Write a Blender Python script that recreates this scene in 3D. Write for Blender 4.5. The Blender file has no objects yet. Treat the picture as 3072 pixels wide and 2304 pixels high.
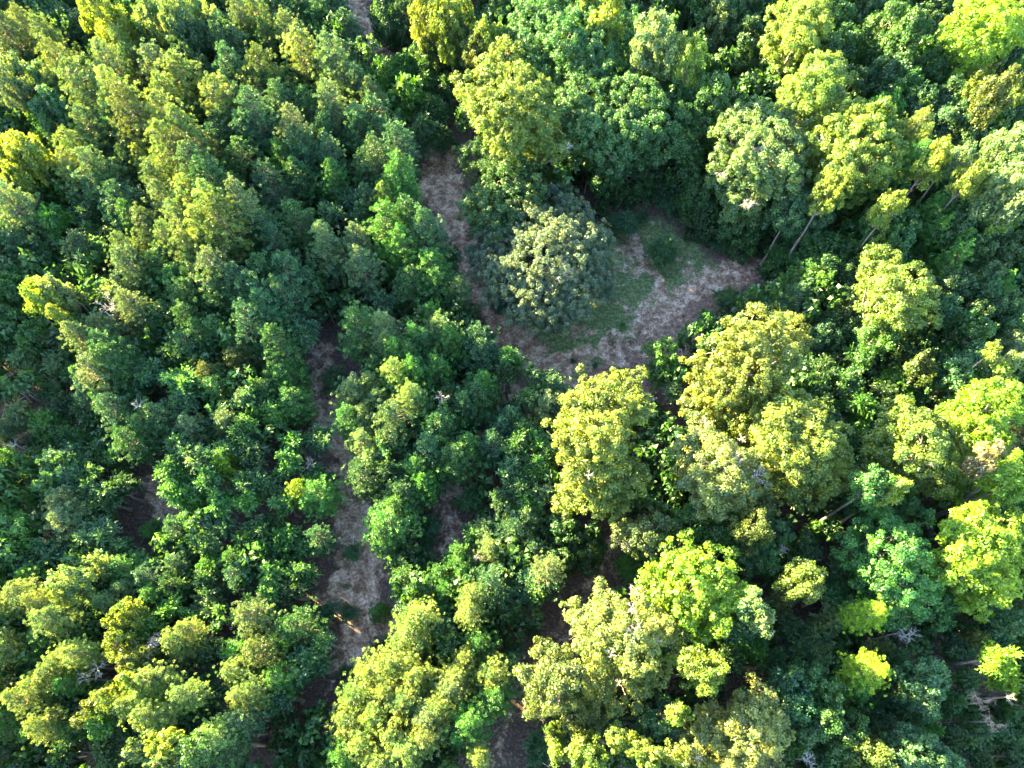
import bpy, math, random
import numpy as np

random.seed(7)
rng = np.random.default_rng(11)
R = math.radians
scene = bpy.context.scene
col = scene.collection

# ------------------------------------------------------------------ camera
CAM_H = 60.0          # drone height above the ground
TILT = 25.0           # degrees away from straight down
FPX = 2130.0          # focal length in pixels of the 3072 px photograph
cam_data = bpy.data.cameras.new('camera')
cam_data.sensor_width = 36.0
cam_data.lens = FPX / 3072.0 * 36.0
cam_data.clip_start = 0.5
cam_data.clip_end = 4000.0
cam = bpy.data.objects.new('camera', cam_data)
col.objects.link(cam)
cam.location = (0, 0, CAM_H)
cam.rotation_euler = (R(TILT), 0, 0)
scene.camera = cam

# ------------------------------------------------------------------ sky and sun
SUN_EL = 14.5
SUN_DIR = np.array([-math.cos(R(33)), math.sin(R(33))])       # horizontal direction towards the sun
world = bpy.data.worlds.new('World')
scene.world = world
world.use_nodes = True
wn = world.node_tree.nodes
wl = world.node_tree.links
wn.clear()
sky = wn.new('ShaderNodeTexSky')
sky.sky_type = 'NISHITA'
sky.sun_disc = False
sky.sun_elevation = R(SUN_EL)
sky.sun_rotation = math.atan2(SUN_DIR[0], SUN_DIR[1])
sky.air_density = 1.0
sky.dust_density = 0.6
sky.ozone_density = 1.0
bg = wn.new('ShaderNodeBackground')
bg.inputs['Strength'].default_value = 0.074
wo = wn.new('ShaderNodeOutputWorld')
wl.new(sky.outputs[0], bg.inputs[0])
wl.new(bg.outputs[0], wo.inputs[0])
sun_data = bpy.data.lights.new('sun', 'SUN')
sun_data.energy = 5.0
sun_data.angle = R(0.6)
sun_data.color = (1.0, 0.775, 0.34)
sun = bpy.data.objects.new('sun', sun_data)
col.objects.link(sun)
from mathutils import Vector
sd = Vector((SUN_DIR[0] * math.cos(R(SUN_EL)), SUN_DIR[1] * math.cos(R(SUN_EL)), math.sin(R(SUN_EL))))
sun.rotation_euler = sd.to_track_quat('Z', 'Y').to_euler()
sun.location = (-60, 60, 80)

vs = scene.view_settings
vs.view_transform = 'Standard'
vs.look = 'None'
vs.exposure = 4.75
vs.gamma = 1.0
vs.use_curve_mapping = False
if scene.render.engine == 'CYCLES':
    scene.cycles.max_bounces = 6
    scene.cycles.filter_width = 1.1
    scene.cycles.transmission_bounces = 4
    scene.cycles.diffuse_bounces = 4

# ------------------------------------------------------------------ geometry helpers
SA, CA = math.sin(R(TILT)), math.cos(R(TILT))

def unproject(px, py, z):
    """pixel of the 3072x2304 photograph -> world x, y on the level z; also the depth"""
    u = (px - 1536.0) / FPX
    v = (1152.0 - py) / FPX
    down = CA - v * SA
    depth = (CAM_H - z) / down
    return u * depth, (SA + v * CA) * depth, depth

def project(x, y, z):
    dz = z - CAM_H
    fw = y * SA - dz * CA
    up = y * CA + dz * SA
    return 1536 + x / fw * FPX, 1152 - up / fw * FPX, fw

def hash2(ix, iy, s=0):
    h = (ix.astype(np.int64) * 374761393 + iy.astype(np.int64) * 668265263 + s * 1442695041) & 0xffffffff
    h = ((h ^ (h >> 13)) * 1274126177) & 0xffffffff
    return ((h ^ (h >> 16)) & 0xffff) / 65535.0

def vnoise(x, y, s=0):
    x = np.asarray(x, float); y = np.asarray(y, float)
    ix = np.floor(x); iy = np.floor(y)
    fx = x - ix; fy = y - iy
    fx = fx * fx * (3 - 2 * fx); fy = fy * fy * (3 - 2 * fy)
    a = hash2(ix, iy, s); b = hash2(ix + 1, iy, s); c = hash2(ix, iy + 1, s); d = hash2(ix + 1, iy + 1, s)
    return (a * (1 - fx) + b * fx) * (1 - fy) + (c * (1 - fx) + d * fx) * fy

def fbm(x, y, s=0, o=4):
    t = 0; a = .5
    for k in range(o):
        t = t + a * vnoise(np.asarray(x) * 2 ** k, np.asarray(y) * 2 ** k, s + k)
        a *= .5
    return t

def terrain(x, y):
    return (fbm(np.asarray(x) / 14., np.asarray(y) / 14., 3, 2) - .4) * 0.7

def make_mesh(name, verts, faces_n, mat, rnd=None, smooth=False, loops=None):
    """verts (N,3); faces_n = vertices per face, consecutive (or loops given)"""
    me = bpy.data.meshes.new(name)
    verts = np.ascontiguousarray(verts, dtype=np.float32)
    nv = len(verts)
    if loops is None:
        loops = np.arange(nv, dtype=np.int32)
    loops = np.ascontiguousarray(loops, dtype=np.int32).ravel()
    nf = len(loops) // faces_n
    me.vertices.add(nv)
    me.vertices.foreach_set('co', verts.ravel())
    me.loops.add(len(loops))
    me.loops.foreach_set('vertex_index', loops)
    me.polygons.add(nf)
    me.polygons.foreach_set('loop_start', np.arange(nf, dtype=np.int32) * faces_n)
    me.polygons.foreach_set('loop_total', np.full(nf, faces_n, dtype=np.int32))
    if smooth:
        me.polygons.foreach_set('use_smooth', np.ones(nf, dtype=bool))
    if rnd is not None:
        at = me.attributes.new('rnd', 'FLOAT', 'POINT')
        at.data.foreach_set('value', np.ascontiguousarray(rnd, dtype=np.float32))
    me.update(calc_edges=True)
    me.materials.append(mat)
    return me

def link(name, data, parent=None, loc=(0, 0, 0), rz=0.0, scale=None):
    o = bpy.data.objects.new(name, data)
    col.objects.link(o)
    if parent is not None:
        o.parent = parent
    o.location = loc
    if rz:
        o.rotation_euler = (0, 0, rz)
    if scale is not None:
        o.scale = scale
    return o

# ------------------------------------------------------------------ materials
def new_mat(name):
    m = bpy.data.materials.new(name)
    m.use_nodes = True
    m.node_tree.nodes.clear()
    return m, m.node_tree.nodes, m.node_tree.links

def ramp(n, stops):
    r = n.new('ShaderNodeValToRGB')
    e = r.color_ramp.elements
    e[0].position, e[0].color = stops[0][0], (*stops[0][1], 1)
    e[1].position, e[1].color = stops[1][0], (*stops[1][1], 1)
    for p, c in stops[2:]:
        k = e.new(p); k.color = (*c, 1)
    return r

def mixrgb(n, l, mode, a, b, fac):
    m = n.new('ShaderNodeMix'); m.data_type = 'RGBA'; m.blend_type = mode
    for sock, v in ((m.inputs[6], a), (m.inputs[7], b), (m.inputs[0], fac)):
        if hasattr(v, 'links'):
            l.new(v, sock)
        elif isinstance(v, tuple):
            sock.default_value = (*v, 1)
        else:
            sock.default_value = v
    return m.outputs[2]

def foliage_material(name, transl, rough, spec):
    m, n, l = new_mat(name)
    info = n.new('ShaderNodeObjectInfo')
    at = n.new('ShaderNodeAttribute'); at.attribute_name = 'rnd'
    geo = n.new('ShaderNodeNewGeometry')
    noi = n.new('ShaderNodeTexNoise'); noi.inputs['Scale'].default_value = 0.9; noi.inputs['Detail'].default_value = 3
    l.new(geo.outputs['Position'], noi.inputs['Vector'])
    # value per leaf and per clump
    r1 = ramp(n, [(0.0, (0.62, 0.66, 0.66)), (0.55, (1.0, 1.0, 1.0)), (1.0, (1.4, 1.3, 1.05))])
    l.new(at.outputs['Fac'], r1.inputs[0])
    r2 = ramp(n, [(0.32, (0.62, 0.82, 1.05)), (0.5, (1.0, 1.0, 1.0)), (0.68, (1.32, 1.16, 0.85))])
    l.new(noi.outputs['Fac'], r2.inputs[0])
    c = mixrgb(n, l, 'MULTIPLY', info.outputs['Color'], r1.outputs[0], 1.0)
    c = mixrgb(n, l, 'MULTIPLY', c, r2.outputs[0], 1.0)
    tc = mixrgb(n, l, 'MULTIPLY', c, (1.9, 1.55, 0.55), 1.0)
    d = n.new('ShaderNodeBsdfDiffuse'); l.new(c, d.inputs['Color'])
    t = n.new('ShaderNodeBsdfTranslucent'); l.new(tc, t.inputs['Color'])
    mx = n.new('ShaderNodeMixShader'); mx.inputs[0].default_value = transl
    l.new(d.outputs[0], mx.inputs[1]); l.new(t.outputs[0], mx.inputs[2])
    g = n.new('ShaderNodeBsdfGlossy'); g.inputs['Roughness'].default_value = rough
    g.inputs['Color'].default_value = (0.9, 0.95, 0.9, 1)
    mg = n.new('ShaderNodeMixShader'); mg.inputs[0].default_value = spec
    l.new(mx.outputs[0], mg.inputs[1]); l.new(g.outputs[0], mg.inputs[2])
    out = n.new('ShaderNodeOutputMaterial'); l.new(mg.outputs[0], out.inputs[0])
    return m

M_LEAF = foliage_material('broad_leaves', 0.42, 0.5, 0.03)
M_NEEDLE = foliage_material('pine_needles', 0.20, 0.5, 0.03)

def bark_material(name, c1, c2, scale):
    m, n, l = new_mat(name)
    geo = n.new('ShaderNodeNewGeometry')
    noi = n.new('ShaderNodeTexNoise'); noi.inputs['Scale'].default_value = scale; noi.inputs['Detail'].default_value = 5
    l.new(geo.outputs['Position'], noi.inputs['Vector'])
    r = ramp(n, [(0.35, c1), (0.65, c2)])
    l.new(noi.outputs['Fac'], r.inputs[0])
    p = n.new('ShaderNodeBsdfPrincipled'); p.inputs['Roughness'].default_value = 0.9
    l.new(r.outputs[0], p.inputs['Base Color'])
    b = n.new('ShaderNodeBump'); b.inputs['Strength'].default_value = 0.6
    l.new(noi.outputs['Fac'], b.inputs['Height']); l.new(b.outputs[0], p.inputs['Normal'])
    out = n.new('ShaderNodeOutputMaterial'); l.new(p.outputs[0], out.inputs[0])
    return m

M_BARK = bark_material('grey_bark', (0.09, 0.075, 0.065), (0.24, 0.20, 0.17), 9)
M_PINEBARK = bark_material('pine_bark', (0.10, 0.07, 0.055), (0.26, 0.19, 0.15), 12)
M_DEAD = bark_material('bleached_wood', (0.24, 0.23, 0.22), (0.50, 0.48, 0.45), 6)
M_DEADB = bark_material('brown_dead_twigs', (0.20, 0.14, 0.10), (0.42, 0.33, 0.26), 6)
# ------------------------------------------------------------------ plant generators
def unit(v):
    return v / np.maximum(np.linalg.norm(v, axis=-1, keepdims=True), 1e-9)

def leaf_tris(pos, nrm, length, width):
    """one pointed leaf face per position, facing nrm"""
    n = len(pos)
    a = unit(rng.normal(size=(n, 3)))
    t = unit(np.cross(nrm, a))
    b = np.cross(nrm, t)
    L = (length * rng.uniform(.65, 1.3, n))[:, None]
    W = (width * rng.uniform(.7, 1.25, n))[:, None]
    v = np.empty((n, 3, 3))
    v[:, 0] = pos - t * L * .45 - b * W * .5
    v[:, 1] = pos - t * L * .45 + b * W * .5 + nrm * W * .2
    v[:, 2] = pos + t * L * .55
    return v.reshape(-1, 3), np.repeat(rng.uniform(0, 1, n), 3)

def tube(path, r0, r1, sides=4):
    """tapered tube through path points -> verts, quad loops"""
    path = np.asarray(path, float)
    k = len(path)
    d = np.gradient(path, axis=0)
    d = unit(d)
    ref = np.array([0.31, 0.87, 0.39])
    s = unit(np.cross(d, ref)); t = np.cross(d, s)
    rr = np.linspace(r0, r1, k)[:, None]
    vs_ = []
    for j in range(sides):
        a = 2 * math.pi * j / sides
        vs_.append(path + (s * math.cos(a) + t * math.sin(a)) * rr)
    v = np.stack(vs_, 1).reshape(-1, 3)
    q = []
    for i in range(k - 1):
        for j in range(sides):
            q.append((i * sides + j, i * sides + (j + 1) % sides, (i + 1) * sides + (j + 1) % sides, (i + 1) * sides + j))
    return v, np.array(q)

class Tubes:
    def __init__(self):
        self.v = []; self.q = []; self.n = 0
    def add(self, path, r0, r1, sides=4):
        v, q = tube(path, r0, r1, sides)
        self.v.append(v); self.q.append(q + self.n); self.n += len(v)
    def mesh(self, name, mat):
        return make_mesh(name, np.concatenate(self.v), 4, mat, loops=np.concatenate(self.q), smooth=True)

def wobble(a, b, k, amt):
    a = np.asarray(a, float); b = np.asarray(b, float)
    t = np.linspace(0, 1, k)[:, None]
    p = a + (b - a) * t
    w = rng.normal(size=(k, 3)) * amt
    w[0] = 0; w[-1] = 0
    return p + w

def trunk_mesh(name, mat, r=0.16, lean=0.03):
    """unit-height trunk, flared at the base"""
    k = 7
    z = np.linspace(-0.02, 1, k)
    lean = lean * 6
    p = np.stack([np.cumsum(rng.normal(0, lean * .4, k)), np.cumsum(rng.normal(0, lean * .4, k)), z], 1)
    p[:, :2] -= p[:1, :2]
    v, q = tube(p, r, r * .35, 7)
    base = v[:7]; base[:, :2] = base[:, :2] * 1.35
    me = make_mesh(name, v, 4, mat, loops=q, smooth=True)
    return me, p

def pine_crown(R0=1.7, L=6.5, dense=1.0):
    """crown hanging below its tip at z=0, real metres: needle tufts on whorled branches"""
    tufts = []; dirs = []
    tb = Tubes()
    tb.add(wobble((0, 0, -L), (0, 0, -0.05), 6, .04), .09, .02, 5)
    z = -0.1
    while z > -L:
        f = -z / L
        prof = min(1.0, .06 + (f * 1.75) ** .95) * (1.0 - .35 * max(0, f - .65) / .35)
        nb = rng.integers(4, 7) if f > .08 else 3
        a0 = rng.uniform(0, 6.28)
        for b in range(nb):
            a = a0 + b * 6.283 / nb + rng.normal(0, .25)
            ln = R0 * prof * rng.uniform(.62, 1.18)
            rise = ln * (.75 - .5 * f) + rng.normal(0, .08)
            tip = np.array([math.cos(a) * ln, math.sin(a) * ln, z + rise])
            mid = np.array([math.cos(a) * ln * .55, math.sin(a) * ln * .55, z + rise * .3])
            path = np.array([(0, 0, z), mid, tip])
            if ln > .5:
                tb.add(path, .035, .012, 3)
            nt = max(2, int((1.6 + ln * 3.6) * dense))
            for k in range(nt):
                s = 1 - (k / nt) ** 1.3 * .66
                p = (path[0] * (1 - s) ** 2 + 2 * path[1] * s * (1 - s) + path[2] * s * s)
                side = rng.normal(0, .24 + .17 * ln * s, 3); side[2] = abs(side[2]) * .8
                if k == 0: side *= .2
                q = p + side
                tufts.append(q)
                dd = unit(np.array([math.cos(a) * .8, math.sin(a) * .8, .75]) + side * 1.2)
                dirs.append(dd)
        z -= rng.uniform(.26, .42)
    tufts.append(np.array([0, 0, 0.])); dirs.append(np.array([0, 0, 1.]))
    tufts = np.array(tufts); dirs = np.array(dirs)
    nb = 34
    T = np.repeat(tufts, nb, 0); D = np.repeat(dirs, nb, 0)
    n = len(T)
    d = unit(D * .55 + unit(rng.normal(size=(n, 3))) * 1.0)
    ln = rng.uniform(.15, .21, n)[:, None] * np.repeat(rng.uniform(.85, 1.25, len(tufts)), nb)[:, None]
    w = rng.uniform(.02, .036, n)[:, None]
    s = unit(np.cross(d, unit(rng.normal(size=(n, 3)))))
    v = np.empty((n, 3, 3))
    v[:, 0] = T + d * ln * .15 - s * w
    v[:, 1] = T + d * ln * .15 + s * w
    v[:, 2] = T + d * ln
    # thick end nearer the outside so the tuft reads as a round puff
    v[:, 0] = T + d * ln - s * w; v[:, 1] = T + d * ln + s * w; v[:, 2] = T + d * .02
    rn = np.repeat(np.clip(np.repeat(rng.uniform(.1, .85, len(tufts)), nb) + rng.normal(0, .08, n), 0, 1), 3)
    return make_mesh('pine_crown', v.reshape(-1, 3), 3, M_NEEDLE, rnd=rn), tb.mesh('pine_branches', M_PINEBARK)

def lobed_leaves(centers, radii, leaf=.2, dens=1.0, clump=.42, squash=.8, floor=-.3):
    """leaf clumps spread over the surface of overlapping lobes"""
    centers = np.asarray(centers, float); radii = np.asarray(radii, float)
    out_p = []; out_n = []; out_r = []
    for i, (c, r) in enumerate(zip(centers, radii)):
        k = int(4.6 * (r / clump) ** 2 * .80)
        u = unit(rng.normal(size=(k * 2, 3)))
        u = u[u[:, 2] > floor][:k]
        rad = r * rng.uniform(.55, 1.12, len(u)) * np.where(rng.uniform(size=len(u)) < .13, 1.22, 1.)
        ph = rng.uniform(0, 6.28, 3)
        q = c + u * r
        wv = np.sin(q[:, 0] * 1.9 + ph[0]) * np.sin(q[:, 1] * 2.1 + ph[1]) + .6 * np.sin(q[:, 2] * 2.6 + ph[2]) * np.sin(q[:, 0] * 3.3 + ph[1])
        rad = rad * (1 + .16 * wv)
        cp = c + u * rad[:, None] * np.array([1, 1, squash])
        # drop clumps swallowed by the other lobes
        d = np.linalg.norm((cp[:, None] - centers[None]) / np.array([1, 1, squash]), axis=2) / radii[None]
        d[:, i] = 9
        keep = (d.min(axis=1) > .70) & (rng.uniform(size=len(u)) > .10) & (wv > -.85)
        lo = rng.normal(0, .09)
        cp = cp[keep]; u = u[keep]
        m = max(6, int(48 * dens * (clump / .42) ** 2 * (.2 / leaf) ** 2))
        cr = clump * rng.uniform(.5, 1.3, len(cp))
        C = np.repeat(cp, m, 0); U = np.repeat(u, m, 0); CR = np.repeat(cr, m)
        w = unit(rng.normal(size=(len(C), 3)) + U * .7 + np.array([0, 0, .25]))
        p = C + w * (CR * rng.uniform(.45, 1.1, len(C)))[:, None]
        n = unit(w * .7 + rng.normal(size=(len(C), 3)) * .55 + np.array([0, 0, .35]))
        out_p.append(p); out_n.append(n)
        out_r.append(np.clip(np.repeat(rng.uniform(.12, .78, len(cp)) + lo, m) + rng.normal(0, .17, len(C)), 0, 1))
    p = np.concatenate(out_p); n = np.concatenate(out_n); rr = np.concatenate(out_r)
    v, _ = leaf_tris(p, n, leaf * 1.15, leaf * .95)
    return v, np.repeat(rr, 3)

def limbs_mesh(name, start, centers, radii, r0, mat=None, twigs=5):
    tb = Tubes()
    for c, r in zip(centers, radii):
        c = np.asarray(c, float)
        mid = start + (c - start) * .5 + np.array([0, 0, -.12 * np.linalg.norm(c - start)])
        ex = c - np.array([0, 0, r * .2])
        path = np.array([start, (start + mid) / 2 + rng.normal(0, .12, 3), mid, (mid + ex) / 2 + rng.normal(0, .15, 3), ex])
        tb.add(path, r0, r0 * .35, 5)
        for k in range(twigs):
            u = unit(rng.normal(size=3) + np.array([0, 0, .6]))
            e = ex + u * r * rng.uniform(.7, .98) * np.array([1, 1, .8])
            tb.add(wobble(ex, e, 4, .08), r0 * .3, .012, 3)
    return tb.mesh(name, mat or M_BARK)

def oak_crown(Rc, nl, leaf, dens=1.0, tall=1.0):
    """broadleaf crown centred at z=0"""
    cs = []; rs = []
    for k in range(nl):
        a = k * 2.4 + rng.uniform(-.4, .4)
        f = math.sqrt((k + .5) / nl)
        rad = Rc * .62 * f
        z = Rc * (.45 * tall * (1 - f * f) - .25 * f + rng.normal(0, .12))
        cs.append((math.cos(a) * rad, math.sin(a) * rad, z))
        rs.append(Rc * rng.uniform(.34, .52))
    # skirt of lower foliage so that the crown is deep, not a cap
    nt = len(cs)
    for k in range(max(3, nl // 2)):
        a = k * 2.1 + rng.uniform(-.4, .4)
        cs.append((math.cos(a) * Rc * .45, math.sin(a) * Rc * .45, -Rc * rng.uniform(.35, .75)))
        rs.append(Rc * rng.uniform(.36, .5))
    v, rn = lobed_leaves(cs, rs, leaf, dens, clump=min(.42, .16 + .13 * Rc))
    cs = cs[:nt]; rs = rs[:nt]
    me = make_mesh('leafy_crown', v, 3, M_LEAF, rnd=rn)
    bm = limbs_mesh('leafy_limbs', np.array([0, 0, -Rc * .95]), cs, rs, .05 + .02 * Rc, twigs=3)
    return me, bm

def feather_crown(Rc, leaf=.13, dens=1.0, up=.8):
    """crown of arching leafy shoots, the star-burst look of young sweetgum and elm"""
    heads = max(5, int(5.0 * Rc ** 1.3))
    tb = Tubes()
    P = []; N = []; RR = []
    for h in range(heads):
        a = h * 2.4 + rng.uniform(-.5, .5); f = math.sqrt((h + .3) / heads)
        hc = np.array([math.cos(a) * Rc * .62 * f, math.sin(a) * Rc * .62 * f, Rc * (.55 * (1 - f * f) * up + rng.normal(0, .13) - .15)])
        tb.add(wobble((0, 0, -Rc * .9), hc, 4, .08), .05, .02, 3)
        ns = int(26 * dens)
        base_r = rng.uniform(.25, .6)
        for s in range(ns):
            u = unit(rng.normal(size=3) * np.array([1, 1, .6]) + np.array([0, 0, .45]) + hc / Rc * .6)
            ln = Rc * rng.uniform(.28, .5) * .5 + rng.uniform(.25, .5)
            k = int(ln / .055)
            t = np.linspace(.12, 1, k)[:, None]
            p = hc + u * ln * t + np.array([0, 0, -.28]) * ln * t * t
            tan = unit(u + np.array([0, 0, -.5]) * t)
            sd_ = unit(np.cross(tan, (0, 0, 1.)) + 1e-4)
            sign = np.where(np.arange(k) % 2, 1, -1)[:, None]
            p = p + sd_ * sign * .05 * (1.15 - t) + rng.normal(0, .02, (k, 3))
            nrm = unit(np.cross(sd_, tan) * np.where((np.cross(sd_, tan)[:, 2:] < 0), -1, 1) + rng.normal(0, .45, (k, 3)))
            P.append(p); N.append(nrm); RR.append(np.full(k, np.clip(base_r + rng.normal(0, .13), 0, 1)) + (t[:, 0] - .5) * .2)
    # inner fill
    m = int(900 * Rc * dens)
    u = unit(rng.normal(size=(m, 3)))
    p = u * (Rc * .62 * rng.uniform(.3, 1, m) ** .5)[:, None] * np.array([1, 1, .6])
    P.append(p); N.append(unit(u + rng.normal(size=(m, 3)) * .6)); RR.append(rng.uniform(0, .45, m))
    P = np.concatenate(P); N = np.concatenate(N); RR = np.clip(np.concatenate(RR), 0, 1)
    v, _ = leaf_tris(P, N, leaf * 1.2, leaf * .8)
    return make_mesh('feathery_crown', v, 3, M_LEAF, rnd=np.repeat(RR, 3)), tb.mesh('feathery_stems', M_BARK)

def bare_branches(tb, base, direction, length, r, depth, spread=.55):
    """recursive bare wood"""
    end = base + direction * length
    k = 4
    path = wobble(base, end, k, length * .06)
    tb.add(path, r, r * .55, 4 if depth > 1 else 3)
    if depth == 0:
        return
    n = rng.integers(3, 6)
    for i in range(n):
        t = rng.uniform(.35, 1.0) if i else 1.0
        j = min(k - 1, int(t * (k - 1)))
        d = unit(direction + rng.normal(size=3) * spread + np.array([0, 0, .08]))
        bare_branches(tb, path[j], d, length * rng.uniform(.5, .8), r * .55, depth - 1, spread)

def dead_crown(size, mat, depth=4, up=1.0):
    tb = Tubes()
    for i in range(rng.integers(3, 6)):
        a = i * 1.6 + rng.uniform(0, .6)
        d = unit(np.array([math.cos(a) * .8, math.sin(a) * .8, .55 * up]))
        bare_branches(tb, np.array([0, 0, 0.]), d, size * rng.uniform(.3, .5), size * .017, depth - 1, .65)
    return tb.mesh('bare_crown', mat)
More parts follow.
